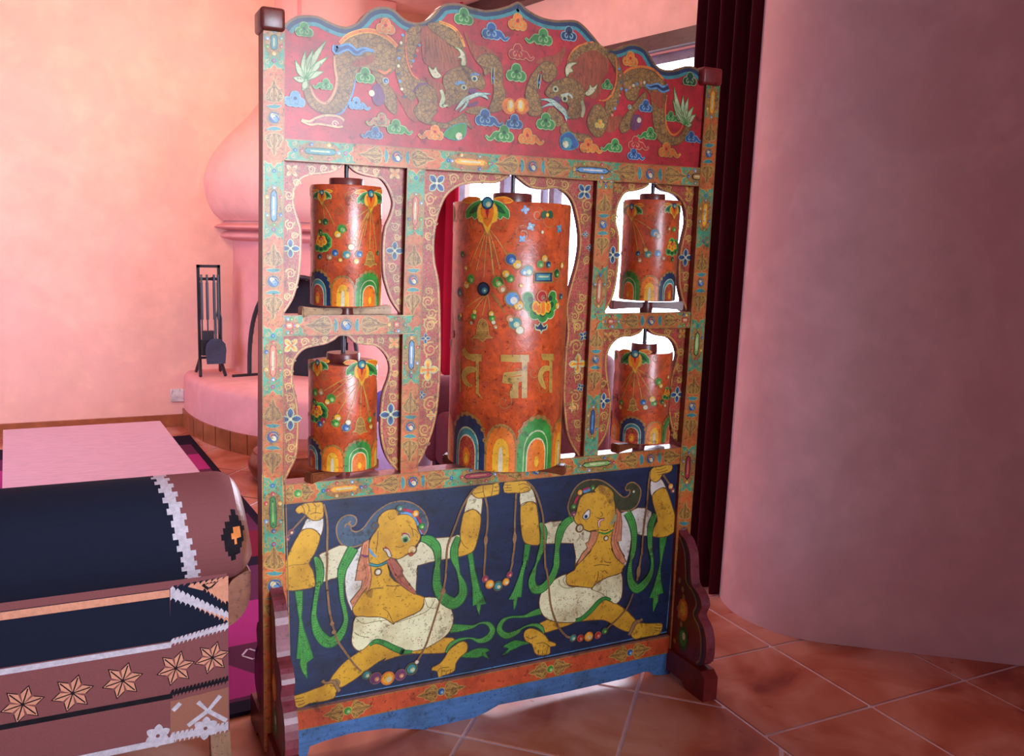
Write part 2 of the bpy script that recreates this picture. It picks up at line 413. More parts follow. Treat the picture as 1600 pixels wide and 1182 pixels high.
class Strip:
    """decorated bar: m runs along it in picture pixels, v across it from -1 to 1"""
    def __init__(s, art, horiz, e0, e1):
        s.a = art; s.hz = horiz; s.e0 = e0; s.e1 = e1
    def it(s, e, m):
        for (a, b), (c, d) in zip(e, e[1:]):
            if m <= c or (c, d) == e[-1]:
                t = (m - a) / (c - a); return b + (d - b) * t
    def px(s, m, v):
        a, b = s.it(s.e0, m), s.it(s.e1, m); w = a + (b - a) * (v + 1) / 2
        return (m, w) if s.hz else (w, m)
    def hw(s, m): return abs(s.it(s.e1, m) - s.it(s.e0, m)) / 2
    def poly(s, pts, mat, L, sm=0, line=None, lw=.7): s.a.poly([s.px(*p) for p in pts], mat, L, sm, line, lw)
    def turq(s, m0, m1, bar, bead0=0, n=10, bm=None, half=None):
        a = s.a
        s.poly([(m0, -.97), (m0 + n * .45, -.62), (m0 + n * .4, -.35), (m0 + n, 0), (m0 + n * .4, .35), (m0 + n * .45, .62), (m0, .97),
                (m1, .97), (m1 - n * .45, .62), (m1 - n * .4, .35), (m1 - n, 0), (m1 - n * .4, -.35), (m1 - n * .45, -.62), (m1, -.97)], TURQ, 0, 0, GOLD)
        if half is None:
            half = min(22, (m1 - m0) * .19)
        c = bm if bm is not None else (m0 + m1) / 2; h = s.hw(c)
        s.poly([(c - half - 12, 0), (c - half - 5, -.7), (c, -.88), (c + half + 5, -.7), (c + half + 12, 0), (c + half + 5, .7), (c, .88), (c - half - 5, .7)], TANGOLD, 2, 2)
        s.poly([(c - half - 1.5, -.3), (c - half - 1.5, .3), (c + half + 1.5, .3), (c + half + 1.5, -.3)], DARK.get(bar, BLACK), 4, 2)
        s.poly([(c - half, -.22), (c - half, .22), (c + half, .22), (c + half, -.22)], bar, 5, 2)
        s.poly([(c - half * .75, -.1), (c - half * .75, .06), (c + half * .75, .06), (c + half * .75, -.1)], LIGHT.get(bar, CREAM), 6, 0)
        j = bead0
        for m, v in ((c - half - 9, 0), (c + half + 9, 0), (c - half * .7, .66), (c + half * .7, .66), (c - half * .7, -.66), (c + half * .7, -.66)):
            x, y = s.px(m, v); a.bead(x, y, h * .21, BEADS[j % 7], 4, GOLDD); j += 1
        for m, sg in ((m0 + n * .9 + 4, 1), (m1 - n * .9 - 4, -1)):
            for v in (-.6, .6):
                x, y = s.px(m, v); a.spiral(x, y, h * .26, sg if v > 0 else -sg, GOLD, 3, 1.1, .7, 1.2)
                x, y = s.px(m + sg * h * .5, v * .75); a.spiral(x, y, h * .2, -sg if v > 0 else sg, GOLDD, 2.5, 1.1, .7, 2.2)
            x, y = s.px(m + sg * h * .15, 0); a.disc(x, y, h * .2, BLUE if sg > 0 else PINKRED, 3); a.disc(x, y, h * .1, LBLUE, 4)
    def roundel(s, m, alt=0, lot=20):
        a = s.a; h = s.hw(m); x, y = s.px(m, 0); r = h * .55
        a.disc(x, y, r * 1.35, GOLDD, 2); a.disc(x, y, r * 1.2, TANGOLD, 3); a.disc(x, y, r, BLUE, 4)
        q = a.kk(x, y); c = a.s.P(x, y)
        for i, mt in enumerate((PINKRED, CREAM) if alt else (CREAM, LBLUE)):
            an = 2.2 + i * 3.14; a.disc2((c[0] + .34 * r * q * math.cos(an), c[1] + .34 * r * q * math.sin(an)), r * q * .52, r * q * .42, mt, 5 + i * .3, 10, an)
        a.spiral(x, y, r * .8, 1, GOLD, 6.5, .9, .6)
        for sg in (-1, 1):
            m1 = m + sg * r * 1.6
            s.poly([(m1, -.35), (m1 + sg * 5, -.75), (m1 + sg * 6, -.1), (m1 + sg * 10, 0), (m1 + sg * 6, .1), (m1 + sg * 5, .75), (m1, .35)], TEAL, 3, 2, GOLD, .5)
            s.lotus(m1 + sg * 10, sg, lot)
    def lotus(s, m, sg, ln):
        s.poly([(m, -.3), (m + sg * ln * .12, -.82), (m + sg * ln * .3, -.88), (m + sg * ln * .5, -.6), (m + sg * ln * .62, -.62), (m + sg * ln * .7, -.3), (m + sg * ln * 1.1, 0), (m + sg * ln * .7, .3), (m + sg * ln * .62, .62), (m + sg * ln * .5, .6), (m + sg * ln * .3, .88), (m + sg * ln * .12, .82), (m, .3)], TANGOLD, 2, 2, GOLD, .5)
        for v in (-.7, -.35, 0, .35, .7):
            s.a.line([s.px(m + sg * ln * .06, v * .5), s.px(m + sg * ln * .32, v * 1.05), s.px(m + sg * ln * (.62 if v else .98), v * .45)], .5, SKINLINE if abs(v) != .35 else GOLD, 3.2, 3)
        for v in (-.66, .66):
            x, y = s.px(m + sg * ln * .24, v); s.a.spiral(x, y, s.hw(m) * .2, 1 if v > 0 else -1, GOLD, 3.6, 1.0, .55)
            x, y = s.px(m + sg * ln * .95, v * .8); s.a.spiral(x, y, s.hw(m) * .17, 1 if v > 0 else -1, GOLDD, 3, 1.0, .5)
    def gem(s, m, mat, r=.42, ln=30):
        x, y = s.px(m, 0); h = s.hw(m)
        for sg in (-1, 1): s.lotus(m + sg * h * r, sg, ln)
        s.a.bead(x, y, h * r, mat, 4, GOLD)
    def edge(s, m0, m1, mat, w=.8):
        for v in (-.98, .98): s.a.line([s.px(m0, v), s.px((m0 + m1) / 2, v), s.px(m1, v)], w, mat, 1, 1)

# ================================================================== room
def plaster(name, rgb, rgb2, scale=1.6, rough=.75):
    m = paint(name, rgb, rough=rough, var=.1, scale=scale * 4, second=rgb2, second_amt=.45, second_scale=scale, bump=.05, spec=.25, coat=0); return m
PLAST = plaster('salmon_plaster', (228, 172, 156), (232, 180, 166))
PLAST2 = plaster('peach_plaster', (234, 178, 152), (228, 168, 150))
PLASTP = plaster('rose_plaster', (220, 152, 142), (212, 142, 134))
CEIL = plaster('pale_pink_ceiling', (236, 190, 172), (236, 184, 160))
DARKWOOD = paint('dark_beam', (74, 50, 46), stretch=(.3, .3, 3))
FLZ = 0.0
def tile_mat():
    m = bpy.data.materials.new('terracotta_tiles'); m.use_nodes = True; n = m.node_tree.nodes; l = m.node_tree.links; b = n['Principled BSDF']
    t = n.new('ShaderNodeTexCoord')
    def nz(sc_, det, dist=0):
        q = n.new('ShaderNodeTexNoise'); q.inputs['Scale'].default_value = sc_; q.inputs['Detail'].default_value = det; q.inputs['Distortion'].default_value = dist
        l.new(t.outputs['Object'], q.inputs['Vector']); return q
    a = nz(3.2, 5, .8); r = n.new('ShaderNodeValToRGB')
    for i, (p, c) in enumerate(((.3, (138, 62, 44)), (.47, (182, 104, 76)), (.66, (208, 152, 132)))):
        e = r.color_ramp.elements[i] if i < 2 else r.color_ramp.elements.new(p)
        e.position = p; e.color = lin(c) + (1,)
    l.new(a.outputs['Fac'], r.inputs[0]); l.new(r.outputs[0], b.inputs['Base Color'])
    b.inputs['Roughness'].default_value = .3; b.inputs['Specular IOR Level'].default_value = .5
    c = nz(9, 6); mr = n.new('ShaderNodeMapRange'); mr.inputs['To Min'].default_value = .2; mr.inputs['To Max'].default_value = .42
    l.new(c.outputs['Fac'], mr.inputs[0]); l.new(mr.outputs[0], b.inputs['Roughness'])
    bp = n.new('ShaderNodeBump'); bp.inputs['Strength'].default_value = .12; bp.inputs['Distance'].default_value = .01
    l.new(a.outputs['Fac'], bp.inputs['Height']); l.new(bp.outputs[0], b.inputs['Normal']); return m
TILE = tile_mat()
GROUT = paint('pale_grout', (222, 208, 222), rough=.7, var=.08, coat=0)
# floor: grout bed + square tiles, laid at 45 degrees left of a border line and square to it on the right
fl = MB(); fl.box((-3.2, -4.4, -.06), (3.2, 5.2, -.004), GROUT)
def clip_tile(corners):
    def cl(P, f):
        out = []
        for i in range(len(P)):
            a, b = P[i], P[(i + 1) % len(P)]; fa, fb = f(a), f(b)
            if fa >= 0: out.append(a)
            if (fa >= 0) != (fb >= 0):
                t = fa / (fa - fb); out.append((a[0] + (b[0] - a[0]) * t, a[1] + (b[1] - a[1]) * t))
        return out
    P = corners
    for f in (lambda p: BX(p[1]) - .005 - p[0], lambda p: p[0] + 3.2, lambda p: p[1] + 4.4, lambda p: 5.2 - p[1]):
        P = cl(P, f)
        if len(P) < 3: return None
    return P
def BX(Y): return 1.232 - .05 * Y * 0                         # border joint runs away from the camera
def tile(P):
    if not P: return
    n = len(P); v = [(x, y, 0.0) for x, y in P] + [(x, y, -.01) for x, y in P]
    fl.add(v, [tuple(range(n))] + [(i, i + n, (i + 1) % n + n, (i + 1) % n) for i in range(n)], TILE)
T = .412; g = .0065; o0 = onZ(995, 1081, FLZ); ca, sa = math.cos(R(47.2)), math.sin(R(47.2))
for i in range(-18, 19):
    for j in range(-18, 19):
        c = [(i * T + g, j * T + g), ((i + 1) * T - g, j * T + g), ((i + 1) * T - g, (j + 1) * T - g), (i * T + g, (j + 1) * T - g)]
        c = [(o0.x + a * ca - b * sa, o0.y + a * sa + b * ca) for a, b in c]
        tile(clip_tile(c))
for i in range(0, 6):
    for j in range(-12, 14):
        x0 = 1.232 + i * T; y0 = .03 + j * T
        if x0 > 3.1 or y0 < -4.3 or y0 > 5.0: continue
        tile([(x0 + g, y0 + g), (min(3.2, x0 + T - g), y0 + g), (min(3.2, x0 + T - g), y0 + T - g), (x0 + g, y0 + T - g)])
fl.build('floor', kind='structure')
m = MB(); m.box((-3.2, -4.4, 2.9), (3.2, 5.2, 3.0), CEIL); m.build('ceiling', kind='structure')
m = MB(); m.box((-3.2, 4.12, 0.0), (2.3, 4.3, 2.9), PLAST2); m.build('wall_back', kind='structure')
# right wall with the tall window; runs along RW(Y)
def RW(Y): return 2.773 - .1726 * Y
def rseg(mb, ya, yb, z0, z1, mat, t0=0.0, t1=.16):
    mb.add([(RW(ya) + t0, ya, z0), (RW(yb) + t0, yb, z0), (RW(yb) + t1, yb, z0), (RW(ya) + t1, ya, z0),
            (RW(ya) + t0, ya, z1), (RW(yb) + t0, yb, z1), (RW(yb) + t1, yb, z1), (RW(ya) + t1, ya, z1)],
           [(0, 1, 2, 3), (7, 6, 5, 4), (0, 4, 5, 1), (1, 5, 6, 2), (2, 6, 7, 3), (3, 7, 4, 0)], mat)
WY0, WY1, WZ0, WZ1 = .95, 4.0, .42, 2.34
m = MB()
rseg(m, .3, WY0, 0, 2.9, PLAST); rseg(m, WY1, 4.25, 0, 2.9, PLAST); rseg(m, WY0, WY1, 0, WZ0, PLAST); rseg(m, WY0, WY1, WZ1, 2.9, CEIL)
m.build('wall_right', kind='structure')
m = MB(); rseg(m, .9, 4.1, 2.345, 2.425, DARKWOOD, -.05, 0); m.build('trim_1', kind='structure')
m = MB(); rseg(m, .4, 4.1, 2.80, 2.895, DARKWOOD, -.09, 0); m.build('trim_2', kind='structure')
GREYW = paint('grey_window_frame', (120, 118, 136), var=.06)
m = MB()
rseg(m, WY0, WY1, WZ0, WZ0 + .05, GREYW, .03, .09); rseg(m, WY0, WY1, WZ1 - .05, WZ1, GREYW, .03, .09)
for y in (WY0 + .02, 2.87, 3.40, WY1 - .03): rseg(m, y - .025, y + .025, WZ0, WZ1, GREYW, .03, .09)
for y in (2.98,): rseg(m, y - .012, y + .012, WZ0, WZ1, GREYW, .04, .08)
win = m.build('window_1', kind='structure')
g_ = bpy.data.materials.new('window_glass'); g_.use_nodes = True; n = g_.node_tree.nodes; l = g_.node_tree.links
n.remove(n['Principled BSDF']); tr = n.new('ShaderNodeBsdfTransparent'); gl = n.new('ShaderNodeBsdfGlossy'); gl.inputs['Roughness'].default_value = .02
mx = n.new('ShaderNodeMixShader'); mx.inputs[0].default_value = .06; l.new(tr.outputs[0], mx.inputs[1]); l.new(gl.outputs[0], mx.inputs[2]); l.new(mx.outputs[0], n['Material Output'].inputs[0])
m = MB(); rseg(m, WY0, WY1, WZ0, WZ1, g_, .055, .06); o = m.build('window_pane', under(win) if False else None); o.parent = win
# rounded plaster pillar that ends the wall on the right
prof = []
m = MB(); pts = []
pc, pr = (2.043, .246), .34
for i in range(21):
    a = R(95 + i * 7.0); pts.append((pc[0] + pr * math.cos(a), pc[1] + pr * math.sin(a)))
q = pts[-1]; pts = [(2.78, .586)] + pts + [(q[0] + .8 * 1.3, q[1] - .6 * 1.3), (q[0] + .8 * 1.3, .5)]
nn = len(pts); V = [(x, y, 0) for x, y in pts] + [(x, y, 2.9) for x, y in pts]
m.add(V, [(i, i + nn, (i + 1) % nn + nn, (i + 1) % nn) for i in range(nn)] + [tuple(range(nn)), tuple(reversed(range(nn, 2 * nn)))], plaster('mauve_plaster', (222, 184, 180), (214, 170, 168)))
m.build('wall_front', smooth=25, kind='structure')
m = MB(); m.box((2.95, -4.4, 0.0), (3.1, .4, 2.9), PLASTP); m.build('wall_light_block', kind='structure')  # unseen wall added to keep sky light from entering on the right
TILEB = paint('baseboard_tile', (150, 84, 46), coat=0, rough=.35, var=.3, scale=9)
m = MB(); m.box((-3.2, 4.10, 0), (.2, 4.12, .085), TILEB); m.build('baseboard_back', kind='structure')

# ================================================================== the prayer wheel screen
SX, SY = 0.59, 0.03
scr = thing('prayer_wheel_screen', 'tall carved wooden screen painted with dragons and two crouching figures, frame round five prayer wheels', 'screen', (SX, SY, 0))
front = PlaneY(0.0)
def px2(surf, pts): return [surf.P(*p[:2]) for p in pts]
# posts -----------------------------------------------------------
LE = [(15, 411.5), (48, 411.5), (250, 412), (500, 410.5), (764, 409.5), (930, 410.5), (1175, 413)]
RE = [(15, 444.7), (48, 444.7), (250, 444.3), (493, 443), (758, 441.7), (788, 443), (900, 447), (1114, 455), (1190, 458)]
def post(le, re, name, deco):
    mb = MB(); e0, e1 = PX(le), PX(re); pts = e0 + list(reversed(e1))
    zb = min(p[1] for p in pts)
    mb.slab(pts, front, .058, ORANGE, SIDE); A = Art(mb, front); deco(Strip(A, False, le, re)); return mb.build(name, scr)
def PX(e): return [front.P(x, y) for y, x in e]
def deco_l(s):
    s.edge(50, 1140, GOLDD)
    for m0, m1, bar, c in ((50, 112, TEAL, 66), (250, 376, LBLUE, 322), (508, 622, SALMON, 564), (742, 868, GREEN, 801)): s.turq(m0, m1, bar, int(m0), 12, c, 20 if m0 > 60 else 9)
    for mm in (184, 440, 683, 916): s.roundel(mm, mm % 2, 34)
post(LE, RE, 'post', deco_l)
LE2 = [(112, 1105.5), (291, 1092.5), (490, 1081), (700, 1064.7), (870, 1054.5), (1034, 1045)]
RE2 = [(112, 1126.5), (262, 1116.5), (490, 1102.5), (700, 1088), (870, 1076), (1040, 1063)]
def deco_r(s):
    s.edge(135, 1015, GOLDD)
    for m0, m1, bar, c in ((130, 186, BRGOLD, 160), (292, 390, BRGOLD, 336), (496, 584, LGREEN, 538), (694, 772, PINKRED, 731)): s.turq(m0, m1, bar, int(m0), 9, c, 14)
    for mm in (240, 442, 636, 831): s.roundel(mm, mm % 2, 26)
post(LE2, RE2, 'post', deco_r)
for (a, b, c, d) in ((406, 444.6, 12, 48.7), (1095, 1125.5, 106, 134)):
    p0 = front.P(a, (c + d) / 2); p1 = front.P(b, (c + d) / 2); z0 = front.P((a + b) / 2, d)[1]; z1 = front.P((a + b) / 2, c)[1]
    mb = MB(); mb.box((p0[0], -.012, z0), (p1[0], .07, z1), COLLAR if a < 500 else paint('worn_red_cap', (136, 40, 40)), .008); mb.build('post_cap', scr, 40)
# rails -----------------------------------------------------------
rf = PlaneY(0.002)
def rail(name, top, bot, deco, depth=.05, mat=ORANGE):
    mb = MB(); e0 = [rf.P(x, y) for x, y in top]; e1 = [rf.P(x, y) for x, y in bot]
    mb.slab(e0 + list(reversed(e1)), rf, depth, mat, paint('rail_side_sheen', (196, 134, 134), rough=.28, spec=.7)); A = Art(mb, rf); deco(Strip(A, True, top, bot)); return mb.build(name, scr)  # window sheen on the rail tops is put into this paler side colour
def d1(s):
    s.edge(447, 1092, GOLDD)
    for m0, m1, bar, c in ((445, 556, TEAL, 500), (684, 784, BRGOLD, 735), (884, 972, LBLUE, 926)): s.turq(m0, m1, bar, int(m0), 11, c, 20)
    s.turq(1062, 1108, GOLD, 1, 8, 1090, 6)
    for mm in (620, 832, 1015): s.roundel(mm, 1, 34)
rail('top_rail', [(444, 216.6), (750, 239.5), (1096, 262.8)], [(444, 250.2), (636, 261.5), (934, 282.3), (1094, 291)], d1)
def d2(s):
    s.edge(444, 628, GOLDD); s.turq(425, 478, SALMON, 1, 12, 452, 4); s.turq(602, 648, SALMON, 2, 12, 620, 3); s.roundel(541, 0, 40)
rail('middle_rail', [(441, 493), (632, 492.8)], [(441, 525.6), (632, 522)], d2)
def d2r(s):
    s.edge(945, 1079, GOLDD); s.turq(930, 974, SALMON, 2, 9, 954, 3); s.turq(1056, 1100, SALMON, 4, 9, 1070, 3); s.roundel(1017, 1, 26)
rail('middle_rail', [(942, 490.5), (1083, 488)], [(941, 515), (1081, 512)], d2r)
def d3(s):
    s.edge(444, 1062, GOLDD); s.gem(465, GREEN, .42, 18)
    for m0, m1, bar, c in ((490, 586, BRGOLD, 538), (690, 782, PINKRED, 747), (892, 968, LGREEN, 932)): s.turq(m0, m1, bar, int(m0), 10, c, 17)
    for mm in (645, 838, 1016): s.roundel(mm, 1, 34 if mm < 900 else 26)
rail('middle_rail', [(439, 758.7), (653.5, 738), (912.5, 714.5), (1066, 699.6)], [(440, 788.8), (1064, 724.5)], d3)
ORANGE2 = paint('plain_orange_red', (198, 78, 38), wear=.2)
def d4(s):
    s.edge(456, 1045, GOLDD)
    for mm, mt in ((543, GREEN), (689, BLUE), (859.5, GREEN), (984, BLUE)): s.gem(mm, mt, .4, 30 if mm < 700 else 26)
rail('bottom_rail', [(452, 1114.8), (1049, 993.8)], [(453, 1144.8), (1049, 1019.2)], d4, .05, ORANGE2)
# dividers --------------------------------------------------------
df = PlaneY(0.004)
def divider(le, re, deco):
    mb = MB(); e0 = [df.P(x, y) for y, x in le]; e1 = [df.P(x, y) for y, x in re]
    mb.slab(e0 + list(reversed(e1)), df, .046, ORANGE, DKRED); deco(Strip(Art(mb, df), False, le, re)); mb.build('divider', scr)
def dd1(s):
    s.edge(264, 734, GOLDD)
    for m0, m1, bar, c in ((262, 372, SALMON, 330), (506, 604, LBLUE, 555)): s.turq(m0, m1, bar, int(m0), 11, c, 18)
    for mm in (438, 667): s.roundel(mm, 1, 32)
divider([(258, 636.8), (500, 630), (742, 625.8)], [(258, 664.2), (500, 657.5), (742, 652.8)], dd1)
def dd2(s):
    s.edge(284, 712, GOLDD); s.turq(280, 296, GOLD, 2, 5, 282, 2)
    for m0, m1, bar, c in ((414, 503, SALMON, 455), (614, 722, BLUE, 660)): s.turq(m0, m1, bar, int(m0), 10, c, 15)
    for mm in (351, 562): s.roundel(mm, 0, 26)
divider([(278, 934), (490, 923), (718, 912)], [(278, 959), (490, 945), (718, 933)], dd2)

# fret boards -----------------------------------------------------
fb = PlaneY(0.022)
def fret(outer, cut, crop_scrolls, flowers, extra=None):
    mb = MB(); cutS = crom([fb.P(*p) for p in cut], False, 4); pts = [fb.P(*p) for p in outer] + cutS
    mb.slab(pts, fb, .014, MAROON, paint('board_edge', (96, 34, 40)))
    A = Art(mb, fb)
    inner = [(p[0], p[1]) for p in cutS]; q = A.kk(*cut[len(cut) // 2][:2])
    # gilt line inside the cut edge
    off = []
    for i in range(len(inner)):
        a, b = inner[max(i - 1, 0)], inner[min(i + 1, len(inner) - 1)]; dx, dy = b[0] - a[0], b[1] - a[1]; z = math.hypot(dx, dy) or 1
        off.append((inner[i][0] - dy / z * 2.6 * q * SGN, inner[i][1] + dx / z * 2.6 * q * SGN, 1.1 * q))
    A.stroke2(off, GOLD, 0)
    for c, x, y, r, sg in crop_scrolls:
        (x, y, r), = k(c, [(x, y, r)]); A.scroll(x, y, r, sg, 1, GOLD, 1.5 + x)
    for c, x, y, r, mt, rot in flowers:
        (x, y, r), = k(c, [(x, y, r)])
        A.flower(x, y, r, {'b': BLUE, 'y': BRGOLD, 'g': GOLD}[mt], 3, rot, edge=PALE if mt != 'g' else GOLDD, core=CREAM if mt == 'b' else ORG, inner=DKBLUE if mt == 'b' else ORG)
    return mb.build('fret_board', scr)
SGN = 1
H = math.pi / 2; Q = math.pi / 4
ulL = k('UL', [(20, 1135), (75, 1050), (110, 960), (135, 850), (147, 720), (150, 600), (145, 500), (115, 400), (95, 320), (95, 250), (120, 185), (160, 140), (220, 118), (300, 108), (380, 95), (440, 60), (472, 25)])
ulR = k('UL', [(505, 55), (545, 88), (600, 112), (680, 130), (730, 140), (775, 190), (810, 270), (820, 330), (800, 410), (765, 490), (750, 580), (745, 700), (750, 840), (770, 930), (810, 1040), (875, 1138)])
S = lambda c, l: [(c,) + t for t in l]
fret([(638, 492), (642, 256), (438, 244), (438, 492)], ulL + ulR,
     S('UL', [(60, 480, 34, 1), (100, 560, 24, -1), (65, 840, 34, -1), (72, 930, 28, 1), (45, 1010, 24, -1), (110, 170, 26, 1), (55, 260, 34, -1), (55, 360, 26, 1), (220, 70, 28, 1), (310, 62, 24, -1), (390, 50, 18, 1),
              (840, 490, 30, 1), (855, 570, 24, -1), (815, 790, 32, 1), (850, 870, 28, -1), (850, 960, 24, 1), (868, 1050, 20, -1), (870, 290, 30, 1), (860, 390, 24, -1), (620, 70, 24, 1), (700, 85, 24, -1), (550, 50, 18, 1)]),
     S('UL', [(65, 655, 72, 'b', H), (835, 672, 72, 'b', H), (75, 80, 58, 'g', Q), (835, 100, 58, 'g', Q)]))
llL = k('LL', [(30, 1095), (70, 1010), (110, 920), (125, 800), (130, 680), (125, 560), (110, 470), (88, 380), (85, 300), (95, 220), (130, 160), (180, 120), (260, 100), (330, 85), (390, 55), (430, 25)])
llR = k('LL', [(490, 30), (540, 75), (600, 92), (680, 98), (735, 130), (780, 190), (798, 260), (785, 340), (755, 420), (738, 500), (730, 620), (730, 740), (750, 860), (790, 950), (835, 1005), (868, 1035)])
fret([(632, 742), (634, 517), (438, 519), (436, 760)], llL + llR,
     S('LL', [(50, 400, 28, 1), (60, 480, 30, -1), (75, 545, 20, 1), (50, 775, 30, 1), (75, 850, 28, -1), (60, 930, 28, 1), (40, 300, 28, -1), (60, 210, 28, 1), (170, 70, 28, 1), (250, 62, 22, -1), (320, 50, 20, 1),
              (820, 380, 24, 1), (825, 475, 34, -1), (812, 720, 32, 1), (820, 800, 30, -1), (805, 870, 24, 1), (835, 950, 22, -1), (830, 210, 28, 1), (840, 300, 22, 1), (580, 55, 22, 1), (650, 62, 24, -1), (730, 60, 24, 1)]),
     S('LL', [(64, 640, 84, 'b', H), (805, 605, 84, 'b', H), (68, 95, 64, 'y', Q), (830, 75, 60, 'g', Q)]))
cL = k('C2', [(50, 1010), (80, 965), (125, 860), (165, 730), (185, 590), (196, 440), (200, 300), (200, 200)]) + k('C1', [(210, 950), (200, 820), (176, 700), (170, 570), (185, 440), (215, 330), (250, 255), (300, 205), (370, 170), (480, 160), (585, 160), (640, 140), (680, 112), (695, 98)])
cR = k('C1', [(715, 102), (760, 140), (830, 190), (920, 205), (990, 195), (1050, 215), (1110, 280), (1140, 380), (1160, 500), (1160, 600), (1140, 720), (1112, 820), (1086, 920), (1070, 1020)]) + k('C2', [(1005, 150), (992, 280), (984, 420), (978, 560), (985, 680), (1000, 800), (1030, 880), (1080, 960)])
fret([(918, 724), (940, 275), (658, 258), (648, 744)], cL + cR,
     S('C1', [(140, 270, 40, 1), (160, 350, 30, -1), (135, 430, 34, 1), (130, 520, 26, -1), (130, 600, 22, 1), (130, 900, 26, 1), (125, 970, 36, -1), (150, 1050, 36, 1), (140, 1130, 30, -1), (300, 130, 34, 1), (400, 120, 30, -1), (500, 120, 26, 1), (600, 110, 20, 1), (840, 140, 24, 1), (960, 150, 32, -1), (1060, 170, 32, 1),
              (1215, 310, 40, 1), (1200, 400, 34, -1), (1210, 690, 26, 1), (1180, 940, 26, -1), (1165, 1010, 36, 1), (1130, 1070, 30, -1), (1145, 1140, 24, 1)]) +
     S('C2', [(128, 110, 44, 1), (130, 270, 44, 1), (115, 490, 34, -1), (130, 620, 44, 1), (95, 780, 34, -1), (85, 850, 28, 1), (70, 920, 20, -1), (1070, 120, 40, 1), (1060, 250, 40, -1), (1070, 445, 30, 1), (1055, 570, 38, -1), (1045, 640, 28, 1), (1070, 740, 26, -1), (1085, 830, 24, 1)]),
     S('C1', [(185, 160, 76, 'b', Q), (1195, 218, 66, 'b', Q), (1200, 510, 26, 'b', 0), (1230, 600, 26, 'b', 0)]) +
     S('C2', [(100, 200, 36, 'b', 0), (115, 400, 74, 'y', H), (76, 560, 30, 'b', 0), (135, 690, 32, 'y', 0), (1070, 362, 66, 'y', H), (1105, 185, 34, 'b', 1), (1085, 512, 30, 'b', 0.5), (1035, 640, 26, 'y', 0)]))
urL = k('UR', [(285, 1035), (310, 1000), (340, 940), (362, 850), (378, 720), (385, 600), (380, 500), (362, 420), (372, 330), (395, 270), (430, 225), (500, 212), (560, 192), (605, 155)])
urR = k('UR', [(622, 160), (650, 190), (690, 215), (750, 235), (795, 265), (830, 330), (840, 430), (822, 520), (800, 620), (788, 720), (790, 850), (810, 950), (838, 1030)])
fret([(1082, 489), (1098, 286), (954, 280), (942, 492)], urL + urR,
     S('UR', [(385, 195, 30, 1), (330, 500, 26, -1), (350, 400, 24, 1), (320, 780, 28, 1), (300, 850, 26, -1), (470, 180, 22, 1), (860, 250, 30, 1), (870, 340, 26, -1), (862, 430, 26, 1), (860, 540, 24, -1), (835, 790, 28, 1), (845, 870, 26, -1), (720, 195, 24, 1)]),
     S('UR', [(338, 650, 62, 'b', H), (835, 668, 62, 'b', H), (370, 190, 40, 'g', Q), (860, 215, 44, 'g', Q)]))
lrL = k('LR', [(222, 945), (260, 890), (290, 830), (310, 740), (320, 640), (312, 560), (298, 470), (290, 380), (298, 300), (330, 240), (380, 202), (450, 195), (505, 172), (537, 135)])
lrR = k('LR', [(550, 140), (575, 168), (620, 190), (690, 202), (730, 240), (750, 300), (742, 360), (715, 450), (700, 540), (690, 640), (700, 740), (720, 820), (752, 895)])
fret([(1064, 706), (1080, 510), (940, 510), (930, 718)], lrL + lrR,
     S('LR', [(350, 170, 24, 1), (420, 165, 24, -1), (265, 500, 26, 1), (270, 720, 26, -1), (260, 800, 22, 1), (690, 165, 24, 1), (775, 300, 24, -1), (770, 400, 26, 1), (765, 480, 20, -1), (755, 720, 26, 1), (745, 790, 24, -1), (740, 850, 18, 1)]),
     S('LR', [(265, 620, 54, 'b', H), (750, 578, 54, 'b', H), (293, 195, 42, 'g', Q), (785, 175, 42, 'g', Q)]))

# crest with the dragons -------------------------------------------
cf = PlaneY(0.010)
top = k('T1', [(180, 172), (208, 140), (240, 118), (290, 100), (400, 103), (480, 140), (560, 172), (620, 170), (680, 135), (730, 80), (790, 48), (860, 45), (910, 65), (960, 110), (1010, 140), (1070, 148), (1130, 125), (1180, 80), (1220, 35), (1270, 20), (1340, 22), (1420, 48), (1500, 65)]) + \
      k('T2', [(40, 66), (110, 58), (190, 35), (255, 10), (310, 60), (400, 110), (500, 132), (620, 132), (680, 165), (740, 230), (800, 300), (860, 322), (920, 312), (980, 288), (1040, 292), (1090, 320), (1120, 365), (1160, 430), (1220, 460), (1290, 455), (1350, 435), (1410, 440), (1460, 480), (1510, 540)])
mb = MB(); topS = crom([cf.P(*p) for p in top], False, 4)
mb.slab(topS + [cf.P(1098, 270), cf.P(440, 222)], cf, .034, RED, paint('crest_edge', (104, 74, 52)))
A = Art(mb, cf)
def band(o0, o1, mat, L):
    P = []
    for i in range(len(topS)):
        a, b = topS[max(i - 1, 0)], topS[min(i + 1, len(topS) - 1)]; dx, dy = b[0] - a[0], b[1] - a[1]; z = math.hypot(dx, dy)
        P.append((topS[i][0] + dy / z * (o0 + o1) / 2, topS[i][1] - dx / z * (o0 + o1) / 2, (o1 - o0) / 2))
    A.stroke2(P, mat, L)
band(0.0005, .006, paint('gilt_brown_edge', (120, 90, 48)), 0); band(.006, .016, DKBLUE, 0.4); band(.0155, .024, TEAL, 0.6)
a = A
def leafs(base, tips, w, L):
    for t in tips:
        b = base; mx_, my_ = (b[0] + t[0]) / 2, (b[1] + t[1]) / 2
        a.rib([(b[0], b[1], w * .4), (mx_ + (t[1] - b[1]) * .06, my_ - (t[0] - b[0]) * .06, w), (t[0], t[1], .1)], PALE, L, 4, GREEN, .5)
